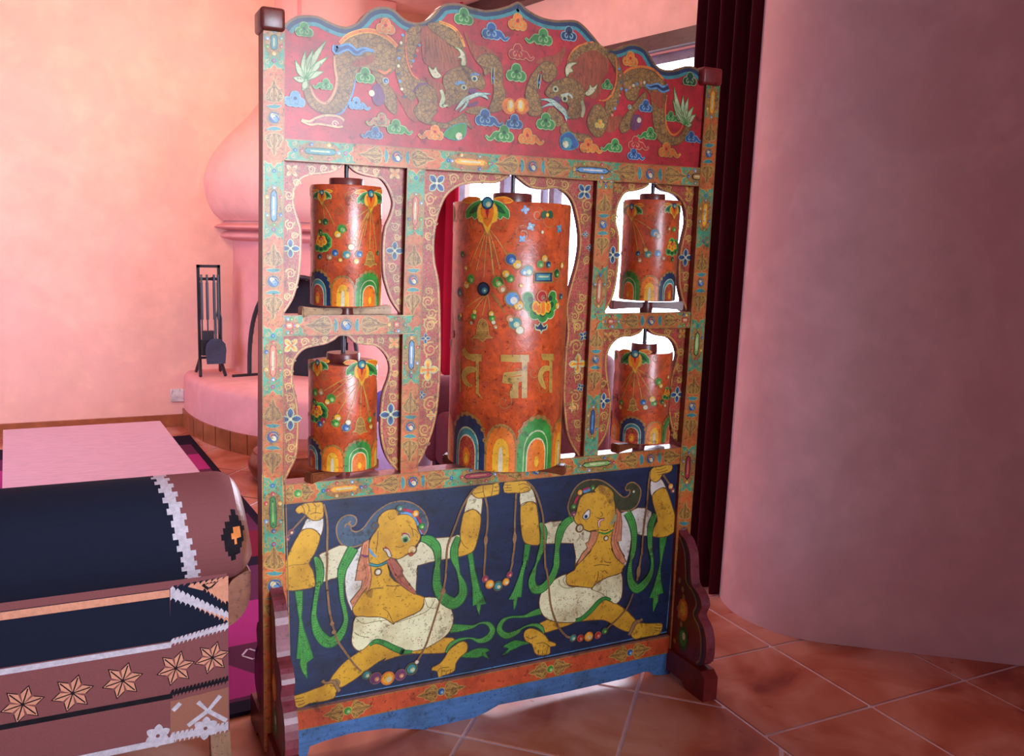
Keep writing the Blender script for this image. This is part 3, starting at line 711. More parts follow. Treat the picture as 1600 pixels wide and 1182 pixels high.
# left dragon
a.poly(k('D1', [(500, 520), (478, 400), (500, 300), (560, 210), (640, 160), (760, 125), (880, 135), (980, 190), (1060, 270), (1066, 420), (985, 510), (880, 500), (830, 470), (720, 450), (690, 560), (640, 720), (570, 840), (450, 875), (350, 860), (260, 800), (212, 700), (205, 600), (240, 540), (268, 620), (300, 720), (380, 790), (450, 770), (500, 700), (515, 600)]), DRAGON, 3, 3, SKINLINE, .9)
a.rib(k('D1', [(535, 225, 14), (620, 150, 18), (760, 108, 18), (880, 122, 18), (990, 180, 18), (1064, 255, 14)]), ORG, 4, 4, BRGOLD)
a.rib(k('D1', [(485, 340, 10), (492, 450, 12), (510, 570, 14), (480, 690, 14), (420, 770, 14), (365, 770, 12), (300, 710, 12), (262, 620, 8)]), paint('peach_fin', (206, 146, 96)), 4, 4, GOLDD)
a.rib(k('D1', [(690, 500, 5), (665, 640, 8), (625, 760, 9), (560, 860, 9), (500, 885, 5)]), LBLUE, 4)
a.poly(k('D1', [(690, 380), (760, 350), (850, 330), (840, 400), (760, 430), (700, 440), (640, 420)]), RUST, 5)
a.poly(k('D1', [(835, 480), (940, 520), (980, 600), (1050, 700), (1062, 850), (1030, 875), (960, 800), (920, 680), (870, 560)]), DRAGON, 5, 3, SKINLINE, .9)
a.poly(k('D1', [(840, 620), (900, 600), (955, 720), (920, 800), (860, 790), (830, 720)]), PURPLE, 6); a.disc(*k('D1', [(830, 685, 30)])[0], CREAM, 7)
a.rib(k('D1', [(890, 470, 10), (950, 500, 12), (1010, 460, 8)]), ORG, 6)
a.bead(*k('D1', [(960, 570, 26)])[0], BLUE, 6, PALE)
B0 = k('D1', [(225, 560)])[0]
leafs(B0, k('D1', [(415, 195), (290, 280), (215, 295), (125, 380), (105, 540), (425, 350), (388, 485), (190, 660)]), 4.6, 4)
a.poly(k('D2', [(330, 95), (240, 140), (190, 220), (150, 320), (140, 430), (160, 540), (200, 640), (280, 712), (330, 600), (390, 560), (330, 530), (270, 470), (240, 380), (228, 270), (262, 170), (330, 110)]), DRAGON, 3, 3, SKINLINE, .9)
a.poly(k('D2', [(250, 130), (350, 105), (420, 130), (340, 230), (300, 310), (285, 380), (262, 440), (235, 330), (228, 240)]), DRAGON, 4, 3, SKINLINE)
a.rib(k('D2', [(228, 160, 6), (226, 280, 7), (238, 390, 8), (275, 490, 9), (330, 535, 6)]), ORG, 5, 4, MAROON)
for q in range(9): (x, y, r), = k('D2', [(200 - 55 * math.sin(q / 8 * 2.6) + q * 5, 180 + q * 62, 13)]); a.disc(x, y, r, [LBLUE, CREAM, SLATE][q % 3], 5)
for q in range(5): (x, y, r), = k('D2', [(335 - q * 17, 262 + q * 42, 13)]); a.disc(x, y, r, [LBLUE, SALMON, SLATE][q % 3], 5)
a.poly(k('D2', [(340, 130), (430, 110), (560, 200), (690, 290), (705, 400), (690, 432), (600, 445), (520, 485), (430, 440), (400, 420), (362, 380), (350, 260)]), RUST, 5)
a.poly(k('D2', [(385, 520), (470, 550), (545, 600), (510, 690), (470, 680), (430, 610)]), RUST, 5)
for i in range(9): a.line(k('D2', [(395 + i * 22, 150 + i * 8), (400 + i * 26, 260 + i * 6), (420 + i * 27, 380 + i * 4)]), .5, GOLDD, 6.2)
a.poly(k('D2', [(400, 90), (520, 82), (610, 145), (690, 240), (690, 290), (600, 270), (520, 210), (440, 150)]), DRAGON, 6, 3, SKINLINE)
a.rib(k('D2', [(490, 72, 8), (600, 118, 10), (662, 190, 10), (697, 275, 5)]), ORG, 7, 4, BRGOLD)
a.poly(k('D2', [(140, 640), (230, 690), (300, 720), (290, 800), (335, 885), (250, 845), (190, 740)]), RUST, 4)
a.poly(k('D2', [(300, 640), (340, 590), (400, 575), (460, 620), (478, 700), (470, 800), (430, 860), (485, 890), (420, 900), (330, 862), (290, 780), (330, 720)]), DRAGON, 6, 3, SKINLINE)
a.rib(k('D2', [(285, 640, 6), (330, 580, 10), (400, 570, 6)]), PURPLE, 7)
a.poly(k('D2', [(430, 870), (540, 890), (640, 840), (690, 810), (720, 850), (755, 935), (700, 895), (620, 910), (540, 930), (440, 905)]), DRAGON, 6, 3, SKINLINE, .9)
a.poly(k('D2', [(690, 150), (780, 260), (860, 270), (950, 340), (870, 345), (800, 400), (740, 300)]), RUST, 5)
a.poly(k('D2', [(790, 385), (860, 330), (950, 350), (1000, 450), (1002, 580), (1025, 640), (1012, 760), (930, 802), (890, 780), (920, 700), (932, 600), (905, 480), (860, 505), (840, 440)]), DRAGON, 6, 3, SKINLINE, .9)
a.rib(k('D2', [(925, 440, 8), (922, 520, 14), (925, 575, 8)]), BLACK, 7, 4, PALE); a.bead(*k('D2', [(925, 525, 15)])[0], BLUE, 8)
a.poly(k('D2', [(530, 510), (600, 450), (700, 430), (770, 470), (830, 500), (862, 560), (840, 620), (790, 605), (735, 612), (722, 660), (662, 712), (600, 742), (560, 760), (520, 700), (545, 640), (525, 570)]), DRAGON, 8, 3, SKINLINE)
a.rib(k('D2', [(505, 620, 12), (525, 680, 16), (510, 745, 20), (560, 745, 4)]), PALE, 8.5)
a.poly(k('D2', [(700, 790), (780, 755), (872, 760), (845, 812), (760, 817)]), DRAGON, 8); a.poly(k('D2', [(720, 740), (770, 720), (805, 712), (790, 745), (730, 758)]), PURPLE, 9)
a.disc(*k('D2', [(762, 632, 42)])[0], PURPLE, 9, ry=26 / 5.14)
for x, y, r in ((775, 530, 30), (690, 600, 26)): a.disc(*k('D2', [(x, y, r)])[0], PALE, 9, ry=r * .8 / 5.14); a.disc(*k('D2', [(x, y + 2, r * .5)])[0], DKBLUE, 10)
a.rib(k('D2', [(625, 580, 14), (660, 560, 12), (700, 570, 8)]), LBLUE, 9); a.rib(k('D2', [(745, 505, 8), (780, 490, 8), (815, 505, 6)]), LBLUE, 9)
for wpts in ([(760, 670, 16), (700, 700, 18), (660, 740, 14), (620, 785, 3)], [(760, 670, 16), (820, 655, 16), (870, 680, 10), (885, 700, 2)], [(800, 655, 12), (860, 652, 8), (905, 655, 2)], [(720, 700, 14), (700, 750, 10), (650, 800, 2)]): a.rib(k('D2', wpts), paint('pale_whisker', (186, 204, 180)), 11, 4, TEAL, .4)
for hp in ([(610, 275), (660, 290), (700, 340), (706, 420), (668, 420), (672, 370), (640, 362), (662, 340), (645, 300)], [(405, 430), (440, 460), (465, 435), (478, 470), (510, 512), (460, 528), (425, 492)]): a.poly(k('D2', hp), CREAM, 9, 3, GREEN, .5)
# right dragon
a.poly(k('D3', [(540, 420), (600, 340), (700, 285), (800, 330), (851, 380), (851, 480), (810, 540), (790, 650), (720, 682), (660, 600), (560, 533)]), RUST, 5)
a.poly(k('D3', [(555, 400), (600, 310), (730, 258), (851, 330), (851, 390), (760, 325), (670, 345), (600, 400)]), DRAGON, 5.5); a.rib(k('D3', [(550, 400, 5), (580, 340, 7), (640, 290, 7), (740, 262, 5)]), ORG, 6, 4)
a.poly(k('D3', [(310, 420), (360, 380), (460, 360), (540, 290), (490, 440), (400, 425)]), RUST, 5)
a.poly(k('D3', [(330, 450), (380, 408), (450, 430), (472, 500), (420, 562), (370, 540), (362, 480), (335, 500), (322, 600), (352, 700), (362, 790), (310, 812), (260, 790), (238, 660), (268, 540)]), DRAGON, 6, 3, SKINLINE, .9)
a.rib(k('D3', [(348, 500, 9), (338, 560, 14), (334, 610, 7)]), BLACK, 7, 4, PALE); a.bead(*k('D3', [(339, 562, 14)])[0], BLUE, 8)
a.poly(k('D3', [(700, 820), (740, 740), (790, 728), (835, 780), (851, 850), (800, 962), (740, 952), (700, 885)]), DRAGON, 6, 3, SKINLINE)
a.poly(k('D3', [(505, 880), (540, 860), (580, 930), (700, 950), (730, 990), (640, 1000), (560, 960), (500, 940)]), DRAGON, 6, 3, SKINLINE, .9)
a.poly(k('D3', [(390, 620), (440, 560), (500, 540), (560, 528), (640, 570), (682, 640), (662, 720), (650, 812), (560, 832), (540, 790), (560, 740), (510, 690), (430, 680), (388, 650)]), DRAGON, 8, 3, SKINLINE)
a.poly(k('D3', [(400, 770), (450, 750), (520, 840), (480, 890), (420, 850)]), DRAGON, 7); a.rib(k('D3', [(655, 700, 12), (668, 760, 15), (655, 820, 10)]), PALE, 8.6)
a.disc(*k('D3', [(470, 695, 32)])[0], PURPLE, 9)
a.rib(k('D3', [(500, 660, 8), (560, 650, 10), (585, 680, 7)]), paint('pale_whisker', (186, 204, 180)), 9)
for x, y, r in ((460, 612, 24), (528, 683, 28)): a.disc(*k('D3', [(x, y, r)])[0], PALE, 9.3); a.disc(*k('D3', [(x, y, r * .5)])[0], BLACK, 10)
for wpts in ([(430, 700, 16), (480, 740, 20), (530, 790, 18), (540, 850, 3)], [(430, 700, 16), (390, 690, 8), (350, 690, 2)], [(450, 720, 14), (400, 730, 8), (355, 750, 2)], [(520, 790, 12), (560, 830, 2)]): a.rib(k('D3', wpts), paint('pale_whisker', (186, 204, 180)), 11, 4, TEAL, .4)
for hp in ([(540, 520), (533, 460), (560, 420), (618, 418), (575, 448), (590, 480), (565, 492)], [(680, 642), (708, 612), (713, 580), (735, 602), (768, 578), (747, 632), (702, 662)]): a.poly(k('D3', hp), CREAM, 9, 3, GREEN, .5)
a.poly(k('D4', [(95, 140), (180, 150), (243, 330), (232, 420), (202, 560), (150, 662), (98, 692), (90, 560), (150, 450), (188, 330), (150, 230)]), DRAGON, 5, 3, SKINLINE, .9)
a.rib(k('D4', [(175, 160, 6), (188, 280, 8), (178, 400, 8), (140, 500, 10), (85, 545, 9), (30, 545, 5)]), ORG, 6)
for q in range(8): (x, y, r), = k('D4', [(208 + 22 * math.sin(q / 7 * 3) - max(0, q - 3) * 16, 270 + q * 58, 13)]); a.disc(x, y, r, [LBLUE, SALMON, SLATE][q % 3], 6)
a.poly(k('D4', [(240, 330), (300, 280), (400, 262), (500, 290), (572, 350), (622, 420), (612, 560), (605, 700), (642, 830), (720, 872), (792, 780), (800, 745), (832, 800), (762, 912), (660, 942), (560, 902), (515, 780), (498, 640), (480, 490), (400, 430), (360, 540), (290, 540), (258, 480)]), DRAGON, 4, 3, SKINLINE, .9)
a.rib(k('D4', [(235, 320, 9), (300, 270, 11), (400, 250, 11), (510, 275, 11), (600, 365, 9)]), ORG, 5, 4)
a.rib(k('D4', [(630, 500, 7), (615, 620, 8), (625, 770, 9), (680, 850, 9), (745, 810, 8), (775, 740, 5)]), ORG, 5, 4)
a.poly(k('D4', [(480, 480), (540, 470), (600, 500), (590, 620), (540, 600), (500, 560)]), RUST, 5)
a.poly(k('D4', [(370, 540), (440, 470), (442, 560), (350, 642), (320, 700), (300, 800), (230, 832), (212, 760), (260, 680)]), DRAGON, 5, 3, SKINLINE, .9)
for q in range(6): (x, y, r), = k('D4', [(270 + q * 32, 480 - 90 * math.sin((q + 1) / 6 * 1.6), 14)]); a.disc(x, y, r, [LBLUE, SALMON, CREAM][q % 3], 6)
a.poly(k('D4', [(300, 760), (340, 670), (400, 690), (400, 770), (340, 812)]), PURPLE, 5); a.disc(*k('D4', [(383, 720, 24)])[0], CREAM, 6)
a.bead(*k('D4', [(300, 605, 18)])[0], TEAL, 6, PALE)
a.poly(k('D4', [(60, 740), (120, 700), (230, 680), (210, 760), (150, 830), (60, 800)]), RUST, 3)
leafs(k('D4', [(800, 765)])[0], k('D4', [(690, 430), (680, 540), (695, 635), (770, 505), (815, 520), (862, 600), (882, 670), (845, 760)]), 4.2, 6)
# jewels and fireballs
a.poly(k('D2', [(530, 965), (600, 910), (700, 890), (708, 960), (680, 1012), (620, 1024), (550, 1002)]), GREEN, 7, 3, TEAL); a.disc(*k('D2', [(652, 992, 30)])[0], CREAM, 8)
a.poly(k('D3', [(500, 960), (570, 930), (632, 1022), (580, 1060), (510, 1052), (495, 1010)]), BLUE, 7, 3, TEAL); a.disc(*k('D3', [(535, 1020, 26)])[0], CREAM, 8); a.disc(*k('D3', [(545, 1010, 44)])[0], TEAL, 7.5)
for x in (118, 212):
    a.disc(*k('D3', [(x, 738, 62)])[0], ORG, 7, n=20); a.disc(*k('D3', [(x + (10 if x < 150 else -8), 735, 30)])[0], BRGOLD, 8, ry=46 / 4.728); a.disc(*k('D3', [(x + (12 if x < 150 else -10), 728, 16)])[0], CREAM, 9, ry=30 / 4.728)
# clouds
for x, y, r, mt, tail in ((475, 49, 13, GREEN, 0), (509, 134, 10, GREEN, -1), (570, 121, 14, GREEN, 0), (461, 158, 14, LBLUE, -1), (556, 164, 11, LBLUE, 1), (586, 210, 11, BLUE, -1), (602, 44, 14, ORG, 0),
                          (724, 29, 15, GREEN, 0), (767, 52, 15, BLUE, 1), (618, 201, 13, GREEN, 1), (679, 210, 13, ORG, -1), (596, 190, 12, SALMON, -1), (757, 187, 15, BLUE, 1), (787, 212, 15, GREEN, -1),
                          (808, 37.5, 15, ORG, 0), (848, 61, 15, GREEN, -1), (888, 55.5, 13, DKBLUE, 0), (808, 84, 14, RED, 1), (806, 117, 16, GREEN, 0), (803, 193, 13, BLUE, 0), (823, 216, 14, ORG, 1), (852, 193, 15, GREEN, 0), (918, 230, 13, ORG, 1),
                          (984, 95, 13, ORG, 0), (948, 134, 9, GREEN, 0), (1008, 168, 11, BLUE, 0), (1047, 184, 9, GREEN, 1), (1079, 216, 10, BLUE, 1), (1015, 211, 11, GREEN, -1), (1040, 237, 13, ORG, 1), (960, 230, 12, GREEN, -1), (992, 226, 12, RED, 1), (989, 243, 10, BLUE, 1), (1077, 126, 12, DGREEN, 0), (936, 195, 8, BRGOLD, 0)):
    a.cloud(x, y, r * 1.0, mt, 9, tail, edge=SALMON if mt == RED else (GOLD if mt == ORG else (paint('pale_blue_edge', (126, 166, 180)) if mt in (BLUE, LBLUE, DKBLUE) else paint('pale_leaf_edge', (150, 186, 124)))))
a.rib(k('D1', [(490, 240, 14), (500, 290, 30), (560, 270, 26), (620, 260, 26), (690, 310, 24), (760, 280, 14), (850, 300, 2)]), BLUE, 8, 4, LBLUE, 1.6)
a.rib(k('D4', [(640, 430, 26), (590, 450, 22), (540, 420, 20), (480, 430, 14), (440, 410, 4)]), DKBLUE, 8, 4, LBLUE, 1.4)
q = a.rib(k('D1', [(180, 935, 6), (260, 960, 16), (330, 940, 30), (420, 935, 46), (520, 950, 50), (570, 965, 28)]), paint('pinkish_cloud', (190, 96, 100)), 8, 4, GOLD, 1.6); a.spiral(*k('D1', [(490, 970, 34)])[0], 1, CREAM, 9)
mb.build('crest', scr)

# lower panel with the two figures ---------------------------------
pf = PlaneY(0.014)
mb = MB(); o4 = [pf.P(436, 784), pf.P(1068, 720), pf.P(1052, 998), pf.P(448, 1120)]
mb.slab(o4, pf, .014, NAVY, NAVY)
a = A = Art(mb, pf)
for s_ in ([(446, 1106), (740, 1052), (1043, 990)], [(1060, 732), (1053, 860), (1043, 985)]):
    a.line(s_, 1.6, BLACK, 0); a.line([(x - 1.5, y - 2.2) for x, y in s_], .6, LBLUE, 0.5)
    a.line([(x - 3, y - 4) for x, y in s_], .9, DKBLUE, 0.6)
OL = SKINLINE
def dots(c, pts, mat, r, L):
    for x, y in pts: q = k(c, [(x, y)])[0]; a.disc(q[0], q[1], r, mat, L, ry=r * .6, rot=random.random() * 3, n=7)
def specks(ribpts, mat, L, n, r=.55):             # light stitches down a scarf
    p = crom(ribpts, False, 6)
    for i in range(0, len(p), 1):
        for v in (-.55, 0, .55):
            x, y, w = p[i]; x2, y2, _ = p[min(i + 1, len(p) - 1)]; x1, y1, _ = p[max(i - 1, 0)]; dx, dy = x2 - x1, y2 - y1; z = math.hypot(dx, dy) or 1
            if w > 2.6 or v == 0: a.disc(x - dy / z * w * v, y + dx / z * w * v, r, mat, L, n=6)
def scarf(pts, L, mat=None): a.rib(pts, mat or GREEN, L, 5, DGREEN, .6); specks(pts, LGREEN, L + 1.2, 1)
ROPE = paint('rope_gold', (150, 112, 70))
def rope(pts, L, w=1.5):
    a.line(pts, w, ROPE, L); a.line(pts, w * .3, SKINLINE, L + .4)
def jewel(x, y, r, mat, L): a.disc(x, y, r * 1.28, ROPE, L); a.bead(x, y, r, mat, L + .5, DARK.get(mat, PURPLE))

# ---- left figure
a.poly(k('F1', [(990, 600), (900, 630), (820, 622), (760, 590), (720, 520), (705, 430), (720, 360), (760, 300), (820, 265), (880, 262), (925, 285), (940, 325), (925, 370), (890, 390), (880, 430), (920, 452), (975, 440), (1030, 395), (1090, 310), (1160, 230), (1240, 170), (1320, 125), (1400, 105), (1478, 98)]) + k('F2', [(320, 340), (400, 385), (460, 445), (495, 520), (508, 590), (490, 660), (455, 715), (380, 640)]) + k('F1', [(1300, 400), (1180, 430), (1110, 500), (1060, 560)]), SLATE, 1, 3)
a.line(k('F1', [(1000, 600), (900, 630), (820, 622), (760, 590), (720, 520), (705, 430), (720, 360), (760, 300), (820, 265), (880, 262), (925, 285), (940, 325), (925, 370), (890, 390), (850, 370), (860, 340), (880, 335)]), 1.0, ROPE, 2)
a.line(k('F1', [(805, 400), (815, 370), (850, 355), (870, 380), (880, 430), (920, 452), (975, 440), (1030, 395), (1090, 310), (1160, 230), (1240, 170), (1320, 125), (1400, 105), (1478, 98)]) + k('F2', [(320, 340), (400, 385), (460, 445), (495, 520), (508, 590), (490, 660), (460, 715)]), 1.0, ROPE, 2)
# legs first
a.poly(k('F3', [(820, 540), (1000, 560)]) + k('F4', [(250, 760), (560, 690), (655, 708), (600, 770), (555, 832), (330, 838), (190, 848), (60, 885), (0, 905)]) + k('F3', [(930, 690), (830, 750), (725, 830), (640, 890), (540, 945), (500, 920), (458, 882), (520, 790), (600, 710), (710, 635)]), YELLOW, 1, 2, OL)
a.poly(k('F3', [(400, 925), (470, 882), (525, 930), (512, 980), (490, 1030), (380, 1060), (290, 1072), (235, 1100), (190, 1112), (160, 1082), (143, 1060), (150, 1045), (140, 1025), (150, 1012), (250, 982), (330, 950)]), YELLOW, 2, 2, OL)
for ln in ([(150, 1040), (200, 1030), (240, 1020)], [(155, 1062), (205, 1055), (240, 1045)], [(190, 1090), (225, 1078), (250, 1065)]): a.line(k('F3', ln), .5, OL, 4)
a.rib(k('F3', [(395, 880, 14), (425, 900, 8), (490, 890, 16), (520, 940, 14), (540, 970, 12)]), ROPE, 5, 4, OL); a.rib(k('F3', [(500, 870, 14), (525, 900, 22), (520, 930, 12)]), ROPE, 5)
rf_ = k('F4', [(600, 800), (690, 735), (740, 724), (770, 758), (760, 820), (700, 870), (660, 932), (652, 990), (600, 1022), (540, 1040), (500, 1056), (488, 1000), (440, 992), (448, 960), (510, 930), (560, 870)])
scarf(k('F4', [(572, 825, 12), (615, 755, 18), (700, 708, 14), (800, 695, 8), (880, 720, 20), (962, 690, 32), (1000, 620, 26), (962, 562, 18), (890, 555, 8), (820, 588, 14), (720, 600, 30), (615, 605, 42)]), 3)
a.poly(rf_, YELLOW, 6, 2, OL)
for ln in ([(495, 1000), (520, 970), (600, 960)], [(530, 1035), (535, 1000), (560, 990)], [(570, 1030), (575, 1000), (600, 990)], [(610, 1015), (610, 990), (630, 985)]): a.line(k('F4', ln), .5, OL, 8)
a.poly(k('F4', [(702, 868), (780, 820), (860, 788), (950, 790), (972, 815), (935, 828), (968, 888), (910, 858), (860, 876)]), GREEN, 3, 2, DGREEN)
dots('F4', [(760 + 22 * i, 850 - 6 * (i % 3) * 3 - i * 3) for i in range(8)], LGREEN, .6, 5)
# sleeves and vest
a.poly(k('F1', [(505, 722), (590, 680), (740, 610), (840, 628), (800, 720), (755, 830), (728, 970), (640, 1000), (550, 1032), (562, 930), (552, 820)]), CREAM, 2, 2, OL)
a.poly(k('F1', [(990, 620), (900, 720), (840, 840), (805, 985), (808, 1100)]) + k('F3', [(584, 90), (600, 190), (622, 250), (655, 300), (720, 170), (800, 60)]) + k('F1', [(1060, 900), (1050, 640)]), WHITE, 2, 2, OL)
a.poly(k('F2', [(150, 980), (240, 950), (330, 910), (380, 850), (430, 780), (620, 745), (790, 733), (875, 715), (850, 955), (700, 992), (390, 1066), (384, 1182)]) + k('F4', [(312, 20), (296, 200), (286, 272), (220, 190), (170, 110), (120, 40)]) + k('F2', [(215, 1110), (160, 1030)]), CREAM, 2, 2, OL)
dots('F1', [(600 + random.random() * 130, 720 + random.random() * 230) for _ in range(26)] + [(830 + random.random() * 90, 900 + random.random() * 240) for _ in range(24)], SLATE, .5, 4)
dots('F2', [(220 + random.random() * 280, 950 + random.random() * 90) for _ in range(26)], SLATE, .45, 4)
# torso and belly
a.poly(k('F1', [(1085, 820), (1285, 795), (1320, 960), (1420, 1050)]) + k('F4', [(60, 90), (150, 180), (220, 240), (285, 285), (372, 317), (366, 370), (330, 440), (230, 490), (100, 548)]) + k('F3', [(985, 402), (930, 370), (880, 348), (780, 346), (690, 346), (650, 300), (660, 230), (720, 160), (780, 90)]) + k('F1', [(1060, 1100), (1110, 950)]), YELLOW, 4, 2, OL)
for c, ln in (('F1', [(1280, 1075), (1380, 1080), (1450, 1070)]), ('F1', [(1070, 1140), (1120, 1110), (1250, 1105)]), ('F4', [(20, 205), (80, 212), (140, 205)]), ('F4', [(110, 310), (150, 308)]), ('F3', [(915, 280), (950, 310), (985, 390)]), ('F3', [(790, 125), (830, 105), (890, 100)])): a.line(k(c, ln), .45, OL, 6)
a.spiral(*k('F3', [(915, 275, 14)])[0], 1, OL, 6, 1.1, .5)
# scarves at the neck
a.poly(k('F1', [(1010, 580), (1082, 540), (1086, 650), (1092, 800), (1112, 950), (1095, 1080), (1050, 1180)]) + k('F3', [(770, 92), (720, 160), (652, 268), (630, 215), (680, 150), (722, 100)]) + k('F1', [(1002, 1010), (922, 1018), (950, 850), (985, 700)]), SALMON, 6, 0, OL)
for x in (0, 22): a.line(k('F1', [(1030 + x, 600), (1020 + x, 760), (1050 + x, 950), (1010 + x, 1080)]), .4, RUST, 7)
a.rib(k('F1', [(990, 715, 8), (1035, 735, 12), (1085, 728, 8)]), PURPLE, 8)
a.poly(k('F2', [(28, 975), (90, 965), (150, 1030), (218, 1120), (190, 1182)]) + k('F4', [(155, 70), (180, 120), (230, 190), (286, 262), (288, 290), (220, 252), (140, 190), (80, 110), (38, 20)]) + k('F2', [(60, 1120), (40, 1060)]), paint('rosy_brown', (172, 96, 76)), 6, 2, OL)
a.line(k('F2', [(60, 990), (90, 1080), (140, 1182)]) + k('F4', [(100, 100), (180, 190), (270, 265)]), .6, MAROON, 8)
# head
a.poly(k('F1', [(1175, 420), (1180, 350), (1190, 290), (1240, 230), (1310, 195), (1380, 190)]) + k('F2', [(120, 408), (162, 448), (152, 480), (200, 470), (270, 474), (330, 510), (370, 570), (382, 640), (410, 690), (416, 740), (388, 800), (330, 870), (250, 942), (160, 988), (80, 975)]) + k('F1', [(1305, 770), (1190, 830), (1090, 822), (1078, 680), (1090, 560), (1130, 480)]), YELLOW, 8, 2, OL)
a.line(k('F1', [(1160, 700), (1180, 560), (1185, 440)]), .45, OL, 10); a.line(k('F1', [(1300, 270), (1330, 310), (1380, 290)]), .4, OL, 10)
a.line(k('F2', [(150, 480), (200, 470), (270, 474)]), .5, OL, 10)
for ln in ([(280, 590), (320, 640), (335, 730)], [(310, 640), (360, 650), (400, 700)], [(130, 840), (180, 850), (240, 830)]): a.line(k('F2', ln), .45, OL, 10)
a.disc(*k('F2', [(248, 742, 56)])[0], PALE, 10, ry=60 / 7.39); a.rib(k('F2', [(200, 720, 6), (225, 690, 9), (275, 705, 6), (298, 745, 4)]), PINKRED, 12); a.disc(*k('F2', [(244, 762, 32)])[0], GREEN, 12); a.disc(*k('F2', [(244, 768, 19)])[0], BLACK, 13)
a.disc(*k('F2', [(325, 885, 55)])[0], OL, 10); a.disc(*k('F2', [(318, 882, 45)])[0], paint('pale_skin', (222, 186, 110)), 11); a.disc(*k('F2', [(310, 930, 28)])[0], RUST, 11); a.disc(*k('F2', [(345, 880, 16)])[0], CREAM, 12)
a.poly(k('F1', [(1240, 650), (1300, 645), (1330, 700), (1335, 742), (1300, 738), (1280, 690)]), WHITE, 11, 2, OL); a.rib(k('F1', [(1262, 625, 10), (1290, 640, 5), (1325, 680, 3)]), PINKRED, 12)
a.rib(k('F1', [(1085, 640, 6), (1105, 690, 14), (1165, 745, 8)]), LBLUE, 10)
a.rib(k('F1', [(1085, 822, 14), (1180, 842, 14), (1288, 800, 12)]), TEAL, 10, 4, DGREEN); a.disc(*k('F1', [(1185, 915, 48)])[0], OL, 10); a.bead(*k('F1', [(1185, 915, 30)])[0], CREAM, 11)
a.disc(*k('F1', [(1155, 382, 44)])[0], OL, 10); a.disc(*k('F1', [(1152, 382, 28)])[0], SLATE, 11)
a.rib(k('F2', [(215, 415, 14), (270, 425, 16), (335, 450, 12)]), PINKRED, 10); a.rib(k('F2', [(380, 490, 12), (405, 530, 16), (425, 580, 12)]), PINKRED, 10); a.rib(k('F2', [(190, 460, 12), (270, 460, 14), (340, 500, 14), (380, 570, 12), (420, 660, 14), (440, 700, 10)]), LBLUE, 9.5); a.rib(k('F2', [(420, 640, 10), (450, 690, 10)]), PINKRED, 10)
for x, y, m_ in ((178, 400, TEAL), (360, 462, BRGOLD), (430, 608, GREEN)): jewel(*k('F2', [(x, y, 34)])[0], m_, 12)
# arms
a.poly(k('F1', [(340, 420), (420, 414), (490, 460), (517, 500), (500, 590), (450, 710), (388, 812), (430, 890), (450, 980), (456, 1080), (350, 1112), (200, 1132), (120, 1120), (90, 1080), (88, 890), (130, 770), (200, 610), (260, 500), (300, 440)]), YELLOW, 5, 2, OL)
a.line(k('F1', [(130, 860), (200, 835), (300, 830), (388, 812)]), .35, OL, 7)
a.poly(k('F1', [(370, 300), (460, 320), (555, 300), (545, 440), (517, 500), (485, 452), (420, 414), (340, 420), (298, 445), (330, 370)]), WHITE, 5, 2, OL)
a.poly(k('F1', [(300, 140), (360, 118), (460, 112), (540, 112), (555, 180), (556, 262), (520, 312), (440, 322), (390, 296), (340, 250), (300, 232), (270, 244), (232, 210), (250, 170)]), YELLOW, 6, 2, OL)
for ln in ([(300, 140), (330, 190), (340, 250)], [(360, 120), (390, 170), (380, 220)], [(430, 118), (470, 160), (460, 240)], [(400, 250), (460, 230), (530, 240)]): a.line(k('F1', ln), .5, OL, 8)
rope(k('F1', [(350, 262), (280, 340), (180, 450), (135, 530)]), 4, 1.3); jewel(*k('F1', [(182, 455, 28)])[0], RUST, 6); jewel(*k('F1', [(132, 532, 28)])[0], PURPLE, 6)
a.poly(k('F2', [(1000, 418), (1060, 425), (1112, 480), (1116, 560), (1098, 680), (1068, 800), (1040, 880), (1000, 916), (930, 946), (843, 962), (850, 880), (880, 790), (875, 680), (895, 560), (920, 460)]), YELLOW, 5, 2, OL)
a.line(k('F2', [(880, 760), (920, 830), (970, 870)]), .45, OL, 7)
a.poly(k('F2', [(985, 240), (1060, 265), (1132, 270), (1127, 400), (1112, 480), (1060, 425), (1000, 418), (925, 452), (950, 340)]), CREAM, 5, 2, OL)
a.poly(k('F2', [(1015, 215), (1080, 148), (1180, 130), (1250, 124), (1322, 108), (1328, 220), (1300, 247), (1230, 262), (1160, 277), (1090, 287), (1035, 262)]), YELLOW, 6, 2, OL)
for ln in ([(1140, 140), (1145, 210), (1160, 277)], [(1255, 130), (1248, 200), (1235, 255)], [(1265, 158), (1322, 150)], [(1260, 205), (1322, 196)], [(1030, 230), (1080, 225), (1140, 210)]): a.line(k('F2', ln), .5, OL, 8)
